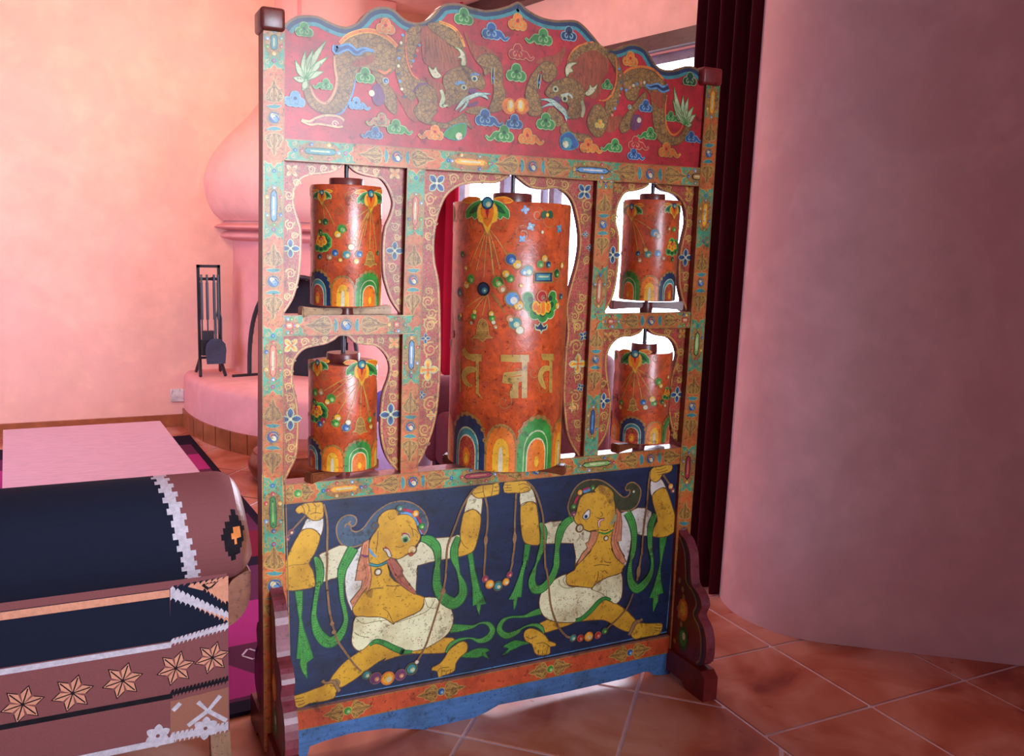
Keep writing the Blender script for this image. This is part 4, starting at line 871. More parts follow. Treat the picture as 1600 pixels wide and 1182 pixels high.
# stoles
scarf(k('F1', [(455, 745, 18), (495, 810, 42), (515, 920, 46), (505, 1050, 38)]) + k('F3', [(358, 80, 20), (330, 260, 18), (325, 360, 24), (360, 480, 38), (450, 560, 45), (540, 500, 36), (590, 390, 20), (585, 300, 18), (560, 190, 18)]) + k('F1', [(760, 1060, 30), (770, 900, 48), (840, 750, 58), (900, 640, 62)]), 7)
scarf(k('F2', [(430, 750, 32), (520, 770, 52), (600, 850, 50), (620, 970, 36), (612, 1080, 30)]) + k('F4', [(488, 60, 30), (485, 200, 40), (535, 310, 44), (640, 372, 52), (720, 300, 44), (722, 200, 34), (690, 110, 15)]) + k('F2', [(845, 1090, 24), (812, 980, 44), (812, 860, 44), (855, 730, 28)]), 7)
a.poly(k('F3', [(163, 125), (232, 125), (230, 200), (222, 350), (240, 440), (282, 560), (322, 688), (265, 732), (270, 872), (222, 800), (204, 740), (210, 700), (178, 697), (190, 540), (202, 400), (184, 270)]), GREEN, 3, 0, DGREEN)
specks(k('F3', [(198, 140, 30), (208, 260, 22), (212, 350, 10), (215, 450, 26), (232, 560, 42), (250, 660, 55), (238, 750, 26), (250, 820, 14)]), LGREEN, 5, 1)
a.poly(k('F2', [(962, 930), (1022, 912), (1040, 1050), (1058, 1160)]) + k('F4', [(850, 100), (882, 230), (942, 378), (890, 386), (876, 492), (858, 430), (855, 380), (818, 397), (815, 230), (795, 100)]) + k('F2', [(985, 1050)]), GREEN, 3, 0, DGREEN)
specks(k('F4', [(805, 20, 24), (825, 110, 26), (845, 220, 32), (868, 340, 45), (872, 440, 12)]), LGREEN, 5, 1)
# dhoti
a.poly(k('F3', [(672, 346), (780, 345), (880, 346), (940, 370), (992, 408)]) + k('F4', [(100, 548), (230, 492), (332, 440), (368, 380), (373, 317), (480, 320), (560, 350), (620, 430), (640, 510), (625, 590), (590, 650), (520, 710), (400, 780), (340, 800), (250, 815), (150, 800), (60, 760), (0, 715)]) + k('F3', [(960, 562), (880, 532), (820, 542), (770, 592), (710, 632), (660, 602), (640, 550), (650, 450)]), paint('floral_white', (230, 226, 178), wear=.12, wearcol=(120, 130, 150), var=.08), 5, 2, OL)
for c, ln in (('F3', [(680, 360), (740, 400), (850, 380), (930, 372)]), ('F3', [(660, 470), (700, 500), (790, 520)]), ('F4', [(110, 550), (230, 510), (400, 440), (470, 330)]), ('F4', [(375, 330), (400, 400), (460, 420)])): a.line(k(c, ln), .4, OL, 7)
dots('F4', [(180 + random.random() * 420, 470 + random.random() * 300) for _ in range(46)], PINKRED, .9, 7)
dots('F3', [(680 + random.random() * 300, 400 + random.random() * 120) for _ in range(22)], PINKRED, .9, 7)
a.rib(k('F3', [(790, 582, 10), (840, 550, 18), (900, 560, 20), (1000, 608, 22), (1070, 636, 22)]) + k('F4', [(150, 820, 22), (258, 820, 12)]), GREEN, 8, 4, DGREEN); specks(k('F3', [(840, 550, 9), (900, 560, 9), (1000, 608, 9)]), LGREEN, 10, 1)
# ropes and bead strings
rope(k('F1', [(555, 130), (588, 260), (600, 420), (595, 600), (600, 800), (590, 1000), (598, 1130)]) + k('F3', [(437, 120), (450, 270), (470, 370), (490, 450), (520, 540), (580, 630), (660, 740), (720, 800)]), 11)
for x, y in ((475, 400), (490, 470)): a.disc(*k('F3', [(x, y, 18)])[0], ROPE, 12)
rope(k('F2', [(1040, 170), (960, 280), (880, 430), (830, 570), (780, 700), (730, 850), (715, 1050), (708, 1130)]) + k('F4', [(565, 130), (545, 240), (520, 330), (490, 430), (440, 590), (390, 740), (340, 840), (300, 910)]), 11); a.disc(*k('F4', [(540, 260, 26)])[0], ROPE, 12, ry=5)
rope(k('F2', [(1165, 275), (1190, 420), (1190, 600), (1170, 760), (1165, 950), (1150, 1150)]) + k('F4', [(930, 120)]), 8); a.disc(*k('F2', [(1170, 770, 24)])[0], ROPE, 9, ry=8)
for c, x, y, r, m_ in (('F3', 765, 830, 30, TEAL), ('F3', 842, 858, 40, PURPLE), ('F3', 942, 858, 46, BRGOLD), ('F4', 150, 1030, 42, PURPLE), ('F4', 250, 975, 44, TEAL), ('F4', 300, 912, 18, CREAM), ('F4', 930, 145, 26, PINKRED), ('F4', 972, 195, 34, BRGOLD), ('F4', 1048, 210, 36, TEAL), ('F4', 1122, 172, 28, BRGOLD), ('F4', 1155, 105, 24, PINKRED)): jewel(*k(c, [(x, y, r)])[0], m_, 11)

# ---- right figure
a.poly(k('G1', [(900, 570), (865, 480), (880, 390), (920, 290), (980, 210), (1060, 160), (1160, 145)]) + k('G2', [(200, 300), (270, 330), (350, 390), (400, 440), (460, 490), (510, 490), (545, 450), (540, 412), (510, 420), (495, 390), (520, 345), (580, 325), (640, 360), (672, 420), (662, 510), (620, 600), (540, 652), (440, 652), (380, 620), (300, 500), (100, 450)]), OLIVE, 1, 3)
a.line(k('G1', [(900, 570), (865, 480), (880, 390), (920, 290), (980, 210), (1060, 160), (1160, 145)]) + k('G2', [(200, 300), (270, 330), (350, 390), (400, 440), (460, 490), (510, 490), (545, 450), (540, 412), (510, 420), (495, 390), (520, 345), (580, 325), (640, 360), (672, 420), (662, 510), (620, 600), (540, 650), (440, 655)]), 1.0, ROPE, 2); a.disc(*k('G2', [(590, 432, 14)])[0], CREAM, 3)
# legs
a.poly(k('G4', [(320, 560), (430, 645), (530, 710), (600, 780), (652, 842), (622, 900), (590, 952), (520, 947), (430, 902), (350, 852), (270, 826), (60, 842), (0, 848)]) + k('G3', [(900, 742), (640, 828), (618, 780), (560, 742), (650, 690), (900, 600)]), YELLOW, 1, 2, OL)
a.poly(k('G4', [(650, 858), (760, 866), (860, 864), (932, 868), (932, 920), (905, 980), (830, 1000), (700, 1022), (640, 1037), (598, 1000), (608, 930)]), YELLOW, 2, 2, OL)
for ln in ([(860, 880), (900, 885), (930, 880)], [(850, 910), (890, 915), (925, 912)], [(850, 940), (890, 945), (915, 950)], [(830, 1000), (840, 970), (860, 960)]): a.line(k('G4', ln), .5, OL, 4)
a.rib(k('G4', [(570, 992, 14), (600, 940, 22), (640, 860, 22), (690, 840, 16), (718, 818, 12)]), ROPE, 5, 4, OL)
scarf(k('G3', [(622, 830, 10), (585, 765, 22), (500, 742, 16), (400, 770, 8), (330, 820, 24), (220, 860, 34), (140, 800, 32), (170, 705, 24), (260, 658, 10), (400, 652, 14), (500, 620, 30), (590, 590, 38)]), 3)
a.poly(k('G3', [(480, 778), (420, 800), (400, 860), (430, 922), (490, 950), (520, 1042), (570, 1072), (650, 1067), (690, 1042), (690, 980), (742, 972), (748, 940), (680, 915), (640, 860), (560, 800)]), YELLOW, 6, 2, OL)
for ln in ([(540, 945), (620, 935), (690, 980)], [(560, 1068), (560, 1030), (570, 1010)], [(610, 1066), (605, 1030), (615, 1010)], [(650, 1060), (650, 1030), (655, 1010)], [(430, 870), (480, 890), (540, 860)]): a.line(k('G3', ln), .5, OL, 8)
a.poly(k('G3', [(472, 940), (380, 918), (300, 908), (220, 950), (175, 982), (240, 1000), (168, 1062), (202, 1064), (262, 1020), (310, 1000), (385, 962)]), GREEN, 3, 2, DGREEN)
# sleeves and vest
a.poly(k('G1', [(575, 662), (770, 625), (930, 600), (1000, 690), (1100, 745), (1182, 770), (1140, 850), (1040, 1000), (955, 1120), (945, 1182), (928, 882), (620, 887)]), CREAM, 2, 2, OL)
a.poly(k('G2', [(440, 680), (560, 658), (640, 618), (795, 665), (770, 942), (628, 920), (558, 1000), (542, 1182)]) + k('G4', [(586, 60), (560, 160), (528, 242), (500, 150), (440, 60)]) + k('G2', [(430, 1110), (410, 1010), (450, 900)]), WHITE, 2, 2, OL)
dots('G1', [(620 + random.random() * 300, 700 + random.random() * 170) for _ in range(34)], RUST, .5, 4)
dots('G2', [(480 + random.random() * 280, 700 + random.random() * 200) for _ in range(34)], SLATE, .5, 4)
# torso
a.poly(k('G2', [(150, 880), (340, 850), (335, 1000), (360, 1140)]) + k('G4', [(400, 60), (440, 150), (522, 222), (500, 272), (482, 322), (350, 362), (240, 422), (190, 492), (100, 472), (0, 462)]) + k('G3', [(1000, 322), (900, 312), (860, 280), (864, 200), (950, 150)]) + k('G4', [(0, 235), (60, 185), (130, 110)]) + k('G2', [(100, 1100)]), YELLOW, 4, 2, OL)
for ln in ([(190, 240), (260, 225), (360, 235)], [(300, 185), (330, 200), (380, 200)], [(280, 310), (310, 290), (330, 320)], [(240, 300), (230, 380), (190, 450)]): a.line(k('G4', ln), .6, OL, 6)
a.poly(k('G2', [(100, 888), (190, 892), (150, 1010), (100, 1090)]) + k('G4', [(120, 110), (60, 182), (0, 238)]) + k('G3', [(955, 140), (985, 70)]) + k('G2', [(-10, 1150), (55, 1080), (30, 1028), (70, 1005)]), SALMON, 6, 0, OL)
a.poly(k('G2', [(385, 610), (440, 680), (452, 800), (442, 1000), (400, 1010), (440, 1110), (485, 1182)]) + k('G4', [(500, 100), (540, 195), (505, 222), (430, 152), (380, 50)]) + k('G2', [(350, 1130), (325, 1020), (345, 860), (372, 760)]), SALMON, 6, 0, OL)
for x in (0, 30): a.line(k('G2', [(400 + x, 680), (385 + x, 850), (360 + x, 1000), (420 + x, 1150)]), .4, RUST, 7)
# head
a.poly(k('G1', [(1182, 288), (1080, 300), (1010, 350), (980, 430), (960, 520), (930, 580), (950, 640), (1000, 682), (1060, 722), (1120, 742)]) + k('G2', [(90, 882), (180, 872), (260, 880), (340, 850), (372, 780), (382, 700), (370, 600), (350, 520), (350, 450), (300, 390), (240, 360), (180, 362), (130, 420)]), YELLOW, 8, 2, OL)
a.poly(k('G2', [(180, 365), (240, 362), (300, 392), (350, 450), (352, 520), (370, 590), (330, 600), (280, 540), (250, 470), (190, 450)]), paint('curl_mustard', (178, 132, 32), var=.35, scale=90), 9, 2)
for x, y in ((230, 420), (290, 480), (320, 545), (200, 400)): a.spiral(*k('G2', [(x, y, 28)])[0], 1, OL, 10, 1.2, .5)
a.poly(k('G1', [(1100, 485), (1118, 520), (1105, 580), (1070, 605), (1035, 590), (1040, 550)]), WHITE, 10, 2, OL); a.disc(*k('G1', [(1070, 570, 22)])[0], BLUE, 11); a.disc(*k('G1', [(1072, 572, 13)])[0], BLACK, 12)
a.rib(k('G2', [(185, 835, 10), (185, 780, 12), (215, 755, 10), (250, 748, 5)]), WHITE, 10, 4, PINKRED); a.line(k('G2', [(160, 730), (200, 740), (250, 735)]), .7, OL, 11); a.line(k('G2', [(205, 660), (230, 700), (200, 720)]), .5, OL, 11)
a.rib(k('G2', [(180, 880, 10), (260, 900, 12), (350, 845, 10)]), BRGOLD, 10); a.rib(k('G2', [(180, 895, 8), (260, 915, 12), (350, 868, 8)]), GREEN, 11); a.disc(*k('G2', [(268, 968, 34)])[0], OL, 9); a.bead(*k('G2', [(268, 968, 22)])[0], CREAM, 10)
a.rib(k('G2', [(380, 690, 14), (360, 760, 22), (310, 810, 10)]), paint('sage', (150, 166, 130)), 10)
a.disc(*k('G1', [(998, 705, 52)])[0], OL, 9); a.disc(*k('G1', [(998, 705, 34)])[0], CREAM, 10)
a.rib(k('G1', [(940, 420, 16), (960, 370, 18), (985, 335, 14)]), PINKRED, 9); a.rib(k('G1', [(1040, 275, 14), (1075, 255, 16), (1115, 240, 12)]), PINKRED, 9); a.rib(k('G1', [(1045, 295, 8), (1080, 280, 9), (1120, 265, 8)]), LBLUE, 9.5); a.rib(k('G2', [(0, 430, 10), (50, 415, 10), (90, 395, 8)]), LBLUE, 9.5); a.rib(k('G2', [(0, 410, 10), (40, 395, 10), (80, 385, 8)]), PINKRED, 9)
for x, y, m_ in ((925, 455, GREEN), (1000, 292, BRGOLD), (1145, 237, GREEN), (925, 540, PURPLE)): jewel(*k('G1', [(x, y, 26)])[0], m_, 11)
# arms
a.poly(k('G1', [(330, 430), (400, 400), (470, 405), (502, 440), (520, 570), (532, 700), (542, 882), (480, 902), (400, 890), (350, 850), (325, 740), (315, 600), (315, 470)]), YELLOW, 5, 2, OL)
a.poly(k('G1', [(310, 298), (375, 290), (440, 240), (482, 330), (502, 440), (470, 405), (400, 400), (318, 452)]), CREAM, 5, 2, OL)
a.poly(k('G1', [(130, 180), (250, 165), (380, 158), (430, 210), (432, 260), (390, 285), (320, 300), (230, 297), (128, 292)]), YELLOW, 6, 2, OL)
for ln in ([(130, 205), (180, 208), (205, 205)], [(130, 240), (180, 240), (215, 238)], [(135, 270), (180, 268), (215, 265)], [(290, 210), (350, 190), (420, 220)], [(320, 260), (380, 230), (420, 250)]): a.line(k('G1', ln), .5, OL, 8)
a.poly(k('G2', [(850, 420), (920, 385), (962, 400), (1002, 500), (1040, 620), (1072, 740), (1067, 870), (1020, 922), (930, 957), (808, 947), (820, 850), (862, 770), (850, 700), (820, 600), (800, 480)]), YELLOW, 5, 2, OL)
a.poly(k('G2', [(788, 300), (840, 320), (900, 283), (940, 340), (962, 400), (920, 385), (850, 420), (796, 482), (778, 400)]), WHITE, 5, 2, OL)
a.poly(k('G2', [(778, 200), (820, 150), (900, 140), (960, 122), (1032, 128), (1022, 190), (960, 222), (920, 232), (890, 290), (840, 322), (783, 290)]), YELLOW, 6, 2, OL)
for ln in ([(840, 180), (900, 175), (960, 150)], [(850, 210), (910, 205), (980, 180)], [(870, 240), (915, 228), (950, 215)]): a.line(k('G2', ln), .5, OL, 8)
rope(k('G2', [(930, 240), (970, 300), (1020, 370), (1040, 420)]), 4, 1.4); jewel(*k('G2', [(1015, 370, 26)])[0], BRGOLD, 6); jewel(*k('G2', [(1038, 420, 24)])[0], RUST, 6)
# stoles
scarf(k('G1', [(545, 645, 18), (585, 740, 40), (570, 900, 36), (530, 1030, 25), (495, 1130, 12)]) + k('G3', [(510, 170, 26), (490, 270, 40), (520, 350, 46), (590, 350, 46), (660, 290, 42), (720, 200, 40), (758, 90, 36)]) + k('G1', [(732, 1080, 38), (738, 950, 28), (755, 830, 42), (795, 700, 50), (860, 625, 45), (925, 590, 32)]), 7)
a.poly(k('G1', [(368, 888), (435, 892), (410, 1050), (380, 1170)]) + k('G3', [(438, 40), (400, 200), (376, 440), (350, 442), (332, 432), (325, 520), (296, 582), (288, 520), (300, 462), (238, 467), (290, 370), (350, 220), (395, 50)]) + k('G1', [(335, 1150), (350, 1030)]), GREEN, 3, 0, DGREEN)
specks(k('G3', [(415, 60, 22), (375, 210, 26), (335, 330, 36), (310, 430, 45), (305, 520, 12)]), LGREEN, 5, 1)
scarf(k('G2', [(512, 672, 44), (560, 770, 45), (590, 890, 40), (590, 1050, 32), (572, 1160, 30)]) + k('G4', [(592, 180, 16), (577, 300, 28), (595, 420, 40), (660, 488, 48), (748, 420, 42), (808, 320, 28), (824, 200, 16), (806, 70, 22)]) + k('G2', [(775, 1050, 30), (775, 930, 34), (790, 800, 42), (835, 690, 32)]), 7)
a.poly(k('G2', [(888, 955), (972, 948)]) + k('G4', [(970, 0), (940, 130), (915, 250), (920, 400), (947, 535), (885, 552), (890, 620), (833, 747), (830, 640), (840, 590), (793, 587), (840, 470), (880, 330), (910, 200), (903, 0)]), GREEN, 3, 0, DGREEN)
specks(k('G4', [(930, 30, 22), (925, 180, 10), (900, 320, 20), (885, 440, 40), (870, 530, 50), (860, 640, 16)]), LGREEN, 5, 1)
# dhoti
a.poly(k('G3', [(862, 190), (860, 270), (900, 322), (1000, 327), (1150, 343)]) + k('G4', [(160, 492), (230, 422), (340, 362), (450, 332), (490, 318), (502, 430), (490, 580), (430, 652), (370, 622), (320, 592), (260, 602), (150, 722), (60, 802), (0, 832)]) + k('G3', [(950, 712), (850, 717), (740, 707), (650, 672), (590, 602), (568, 500), (590, 400), (640, 322), (750, 240)]), paint('floral_white', (230, 226, 178)), 5, 2, OL)
for c, ln in (('G3', [(780, 250), (800, 310), (860, 340), (960, 330)]), ('G3', [(860, 200), (830, 260), (870, 315)]), ('G4', [(160, 495), (260, 530), (350, 600)])): a.line(k(c, ln), .4, OL, 7)
dots('G3', [(620 + random.random() * 440, 360 + random.random() * 300) for _ in range(44)], PINKRED, .8, 7); dots('G3', [(760 + random.random() * 300, 400 + random.random() * 260) for _ in range(26)], SLATE, .8, 7)
dots('G4', [(220 + random.random() * 260, 400 + random.random() * 170) for _ in range(30)], SLATE, .7, 7)
a.rib(k('G4', [(372, 612, 13), (310, 590, 16), (240, 632, 24), (150, 732, 24), (60, 808, 22), (-10, 832, 18)]), GREEN, 8, 4, DGREEN)
# ropes and beads
rope(k('G1', [(390, 170), (470, 250), (530, 400), (570, 560), (580, 700), (590, 900), (600, 1160)]) + k('G3', [(645, 130), (670, 300), (690, 500), (730, 650), (790, 780), (860, 860), (900, 875)]), 11)
rope(k('G1', [(265, 300), (250, 600), (245, 900), (220, 1080)]) + k('G3', [(280, 60), (255, 160)]), 8); a.disc(*k('G1', [(246, 820, 24)])[0], ROPE, 9, ry=9)
rope(k('G2', [(775, 200), (755, 350), (740, 560), (715, 750), (690, 960), (678, 1150)]) + k('G4', [(700, 130), (680, 260), (655, 400)]), 11); a.disc(*k('G4', [(672, 300, 24)])[0], ROPE, 12, ry=9)
rope(k('G4', [(612, 540), (545, 700), (440, 820), (360, 890), (325, 930)]), 11, 1.2)
for c, x, y, r, m_ in (('G4', 305, 945, 28, GREEN), ('G4', 230, 990, 32, RED), ('G4', 132, 1005, 42, BRGOLD), ('G4', 42, 1022, 32, RED), ('G3', 935, 882, 32, TEAL)): jewel(*k(c, [(x, y, r)])[0], m_, 11)
mb.build('figure_panel', scr)

# blue skirt board ---------------------------------------------------
sf = PlaneY(0.006)
mb = MB(); sk = k('B', [(912, 940), (908, 1052), (830, 1050), (812, 1036), (785, 1036), (700, 1066), (560, 1098), (420, 1130)]) + k('A', [(1015, 968), (960, 1000), (850, 1046), (700, 1071), (550, 1066), (400, 1086), (280, 1121), (225, 1142), (212, 1190), (140, 1205), (146, 1075)])
mb.slab([sf.P(*p) for p in sk], sf, .022, SKIRT, paint('skirt_edge', (150, 124, 100))); mb.build('skirt_board', scr)

# feet -----------------------------------------------------------------
def foot(xa, xb, sign):
    xm = (xa + xb) / 2; mb = MB()
    prof = [(-.205, 0.0), (-.12, 0.0), (-.10, .018), (.10, .018), (.12, 0), (.205, 0), (.205, .07), (.185, .088), (-.185, .088), (-.205, .07)]
    ps = PlaneX(xa, -1); mb.slab([(y + .03, z) for y, z in prof], ps, xb - xa, DKRED, DKRED)
    ft = mb.build('foot', scr)
    bx = PlaneX(xm - .016, -1)
    half = [(0, .475), (-.012, .462)] + [(onX(*p, 1.211).y, onX(*p, 1.211).z) for p in [(960 + x / 2.94, 780 + y / 2.94) for x, y in ((345, 185), (366, 250), (370, 330), (376, 392), (405, 432), (421, 490), (405, 535), (430, 590), (442, 660), (434, 750))]] + [(-.118, .086)]
    for sg, nm in ((1, 'bracket'), (-1, 'bracket')):
        pts = [(sg * y - (.0 if sg > 0 else -.058), z) for y, z in crom(half, False, 3)] + [(0 if sg > 0 else .058, .086)]
        mb = MB(); mb.slab(pts, bx, .032, DKRED, paint('plum_edge', (120, 46, 58), rough=.42))
        A = Art(mb, bx)
        p2 = crom(half, False, 3)
        A.stroke2([(sg * (y + .016) + (0 if sg > 0 else .058), z - .004, .004) for y, z in p2[4:-2]], DKBLUE, 0)
        A.stroke2([(sg * (y + .024) + (0 if sg > 0 else .058), z - .004, .003) for y, z in p2[4:-2]], GOLDD, 0)
        o_ = 0 if sg > 0 else .058
        A.disc2((o_ - sg * .045, .235), .024, .036, ORG, 1); A.disc2((o_ - sg * .045, .238), .014, .022, BRGOLD, 2)
        A.disc2((o_ - sg * .055, .145), .026, .04, DGREEN, 1); A.disc2((o_ - sg * .055, .147), .016, .026, GREEN, 2); A.disc2((o_ - sg * .058, .155), .007, .012, CREAM, 3)
        for q in range(10):
            t = q / 9; A.disc2((o_ - sg * (.015 + .03 * abs(math.sin(t * 6.1))), .12 + .2 * t), .007, .01, TANGOLD, .5, 7)
        mb.build(nm, scr)
foot(-.052, .000, -1); foot(1.186, 1.236, 1)

# ================================================================== the five prayer wheels
def wheel(label, xc, r, z0, z1, rodtop, rodbot, ang, armlen, armmat, collar_r, collar_h, art):
    sf_ = Cyl(xc, SY, r); mb = MB()
    mb.lathe([(r * .98, z0), (r, z0 + .003), (r, z1 - .003), (r * .985, z1)], (xc, SY, 0), DRUM, 72)
    n = 72; ring = [(xc + r * .985 * math.cos(2 * math.pi * i / n), SY + r * .985 * math.sin(2 * math.pi * i / n)) for i in range(n)]
    mb.add([(x, y, z1) for x, y in ring], [tuple(range(n))], DRUMTOP); mb.add([(x, y, z0) for x, y in ring], [tuple(reversed(range(n)))], DRUMTOP)
    art(Art(mb, sf_), sf_, z0, z1); dr = mb.build('prayer_wheel', scr, 50); dr['label'] = label; t = under(dr)
    mb = MB(); mb.lathe([(.006, z1 + collar_h), (collar_r * .96, z1 + collar_h), (collar_r, z1 + collar_h * .85), (collar_r, z1 - .002)], (xc, SY, 0), COLLAR, 32); mb.build('collar', t, 40)
    mb = MB(); mb.tube([(xc, SY, rodbot), (xc, SY, rodtop)], .0055, IRON, 10); mb.build('spindle', t, 50)
    zc = z0 - .016; mb = MB(); c, s_ = math.cos(R(ang)), math.sin(R(ang)); w, h = .013, .0105
    bm = bmesh.new(); bmesh.ops.create_cube(bm, size=1)
    bmesh.ops.subdivide_edges(bm, edges=[e for e in bm.edges if abs((e.verts[0].co - e.verts[1].co).x) > .5], cuts=8)
    for v in bm.verts:
        x = v.co.x * 2; wd = w * (.8 + .45 * abs(x) ** 3); hh = h * (.8 + .5 * abs(x) ** 3); px_, py_ = x * armlen, v.co.y * 2 * wd
        v.co = Vector((xc + px_ * c - py_ * s_, SY + px_ * s_ + py_ * c, zc + v.co.z * 2 * hh))
    bmesh.ops.bevel(bm, geom=[e for e in bm.edges if len(e.link_faces) == 2 and e.calc_face_angle(0) > .8], offset=.003, segments=2, affect='EDGES')
    mb.bm(bm, armmat); mb.build('turning_bar', t, 40)
    mb = MB(); mb.lathe([(.006, zc - .022), (.017, zc - .02), (.019, zc - .008), (.017, zc + .008)], (xc, SY, 0), COLLAR, 20); mb.build('hub', t, 40)
def lotus_drop(A, x, y, s, half=False):
    """hanging lotus: green side leaves, orange hanging petal, blue boss"""
    for sg in (-1, 1):
        if half and sg == half: continue
        A.poly([(x + sg * s * .15, y - s * .1), (x + sg * s * .6, y - s * .05), (x + sg * s * 1.0, y + s * .35), (x + sg * s * .98, y + s * .75), (x + sg * s * .72, y + s * .62), (x + sg * s * .6, y + s * .78), (x + sg * s * .3, y + s * .45)], GREEN, 3, 2, PALE, .6)
        A.poly([(x + sg * s * .25, y), (x + sg * s * .6, y + s * .15), (x + sg * s * .85, y + s * .5), (x + sg * s * .5, y + s * .4)], DGREEN, 4, 2)
        A.poly([(x + sg * s * .3, y - s * .2), (x + sg * s * .8, y - s * .3), (x + sg * s * 1.2, y - s * .1), (x + sg * s * .8, y + s * .02)], ORG, 2.5, 2, BRGOLD, .6)
    A.poly([(x - s * .3, y), (x - s * .48, y + s * .45), (x - s * .4, y + s * .85), (x - s * .22, y + s * .95), (x, y + s * 1.45), (x + s * .2, y + s * .95), (x + s * .42, y + s * .85), (x + s * .48, y + s * .45), (x + s * .3, y)], BRGOLD, 5, 2, GOLD, .6)
    A.poly([(x - s * .2, y + s * .05), (x - s * .3, y + s * .5), (x, y + s * 1.15), (x + s * .3, y + s * .5), (x + s * .2, y + s * .05)], ORG, 6, 2)
    A.poly([(x - s * .1, y + s * .05), (x, y + s * .75), (x + s * .1, y + s * .05)], RED, 7, 2)
    A.bead(x, y, s * .26, TEAL, 8, DKBLUE)
def strings(A, x, y, ends):
    for ex, ey in ends: A.line([(x, y), (x * .55 + ex * .45 + (ex - x) * .05, y * .55 + ey * .45), (ex, ey)], .6, GOLD, 2)
def beads(A, c, lst):
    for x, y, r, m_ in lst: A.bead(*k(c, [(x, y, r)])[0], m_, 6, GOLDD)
def blossom(A, x, y, s):
    for an in (-2.5, -1.9, -1.2, -.6, 0.0, .6, 3.1):
        q = (x + s * .62 * math.cos(an + 1.57), y + s * .55 * math.sin(an + 1.57) + s * .1)
        A.disc(q[0], q[1], s * .42, LGREEN, 4); A.disc(q[0], q[1], s * .34, GREEN, 5); A.disc(q[0], q[1] + s * .05, s * .18, DGREEN, 6)
    for an in (-2.2, -.9, .3, 1.57, 2.8):
        q = (x + s * .3 * math.cos(an), y + s * .28 * math.sin(an)); A.disc(q[0], q[1], s * .28, BRGOLD, 7); A.disc(q[0], q[1], s * .17, ORG, 8)
    A.bead(x, y - s * .25, s * .2, RED, 9)
def bell(A, x, y, s):
    A.poly([(x, y - s), (x - s * .35, y - s * .7), (x - s * .5, y), (x - s * .55, y + s * .45), (x - s * .85, y + s * .65), (x - s * .3, y + s * .7), (x, y + s), (x + s * .3, y + s * .7), (x + s * .85, y + s * .65), (x + s * .55, y + s * .45), (x + s * .5, y), (x + s * .35, y - s * .7)], TANGOLD, 4, 2, GOLD, .5)
    A.line([(x - s * .5, y), (x + s * .5, y)], .5, GOLD, 6, 1)
def arches(A, S_, z0, z1, count, start, hfrac, first):
    """row of flame-edged arches round the foot of the drum, in drum coordinates"""
    r = S_.r; pit = 2 * math.pi / count; H_ = (z1 - z0) * hfrac; zb = z0 + .002
    for i in range(count):
        an = start + i * pit; u = ((an + math.pi) % (2 * math.pi) - math.pi) * r; kind = (i + first) % 4
        def arch(wf, hf, mat, L):
            n = 14; w = pit * r * wf; p = [(u - w, zb)]
            for q in range(n + 1):
                t = math.pi * q / n; p.append((u - w * math.cos(t) * (1 if 0 else 1), zb + H_ * hf * (.42 + .58 * math.sin(t) ** .8)))
            p.append((u + w, zb)); A.poly2(p, mat, L)
        if kind in (0, 2):
            a_, b_, c_ = ((DKBLUE, TEAL, MAROON), (GREEN, LGREEN, ORG))[kind // 2]
            arch(.60, 1.0, GOLDD, 4); arch(.56, .95, a_, 5); arch(.40, .74, PALE, 6); arch(.375, .71, b_ if kind == 0 else GREEN, 6.5); arch(.31, .6, CREAM, 7); arch(.28, .57, c_, 8)
            for q in range(9):
                t = math.pi * (q + .5) / 9; A.disc2((u - .58 * pit * r * math.cos(t), zb + H_ * .97 * (.42 + .58 * math.sin(t) ** .8)), .07 * pit * r, .07 * pit * r, [GOLDD, TANGOLD][q % 2], 9, 8)
            A.disc2((u, zb + H_ * .2), .13 * pit * r, H_ * .17, ORG, 9); A.disc2((u, zb + H_ * .17), .07 * pit * r, H_ * .1, BRGOLD, 10)
        else:
            arch(.44, .86, TANGOLD, 2); arch(.38, .8, ORG, 3); arch(.22, .6, BRGOLD, 3.5); arch(.06, .45, CREAM, 4)
def vines(A, S_, z0, z1, n, zlo=.72, zhi=.97, a0=0, seed=3):
    rr = random.Random(seed); r = S_.r; hh = z1 - z0
    for i in range(n):
        an = a0 + 2 * math.pi * i / n + rr.uniform(-.08, .08); u = ((an + math.pi) % (2 * math.pi) - math.pi) * r; v = z0 + hh * rr.uniform(zlo, zhi); q = r * rr.uniform(.11, .19)
        p = []
        for j in range(20):
            t = j / 19; g_ = rr.choice((1,)) ; b = 1.5 + 8 * t * (1 if i % 2 else -1); p.append((u + q * (1 - .8 * t) * math.cos(b), v + q * (1 - .8 * t) * math.sin(b), .0009))
        A.stroke2(p, GOLDD, .5)
def back_side(A, S_, z0, z1):
    """the drum turned away: the same lotus drops, bead swags and blossoms"""
    r = S_.r; hh = z1 - z0
    for an in (1.9, 3.0, -2.1):
        u = ((an + math.pi) % (2 * math.pi) - math.pi) * r; s = r * .34
        for sg in (-1, 1): A.disc2((u + sg * s * .65, z1 - s * .55), s * .35, s * .45, GREEN, 3, 10, sg * .6)
        A.disc2((u, z1 - s * .8), s * .4, s * .75, BRGOLD, 5, 12); A.disc2((u, z1 - s * .65), s * .22, s * .5, ORG, 6, 12); A.disc2((u, z1 - s * .2), s * .24, s * .2, TEAL, 8, 10)
        for j in range(5):
            t = (j - 2) / 2; A.disc2((u + t * r * .42, z0 + hh * (.45 + .05 * t * t)), r * .07, r * .07, BEADS[j], 6, 10)
            A.stroke2([(u, z1 - s, .0006), (u + t * r * .42, z0 + hh * (.45 + .05 * t * t), .0006)], GOLD, 2)

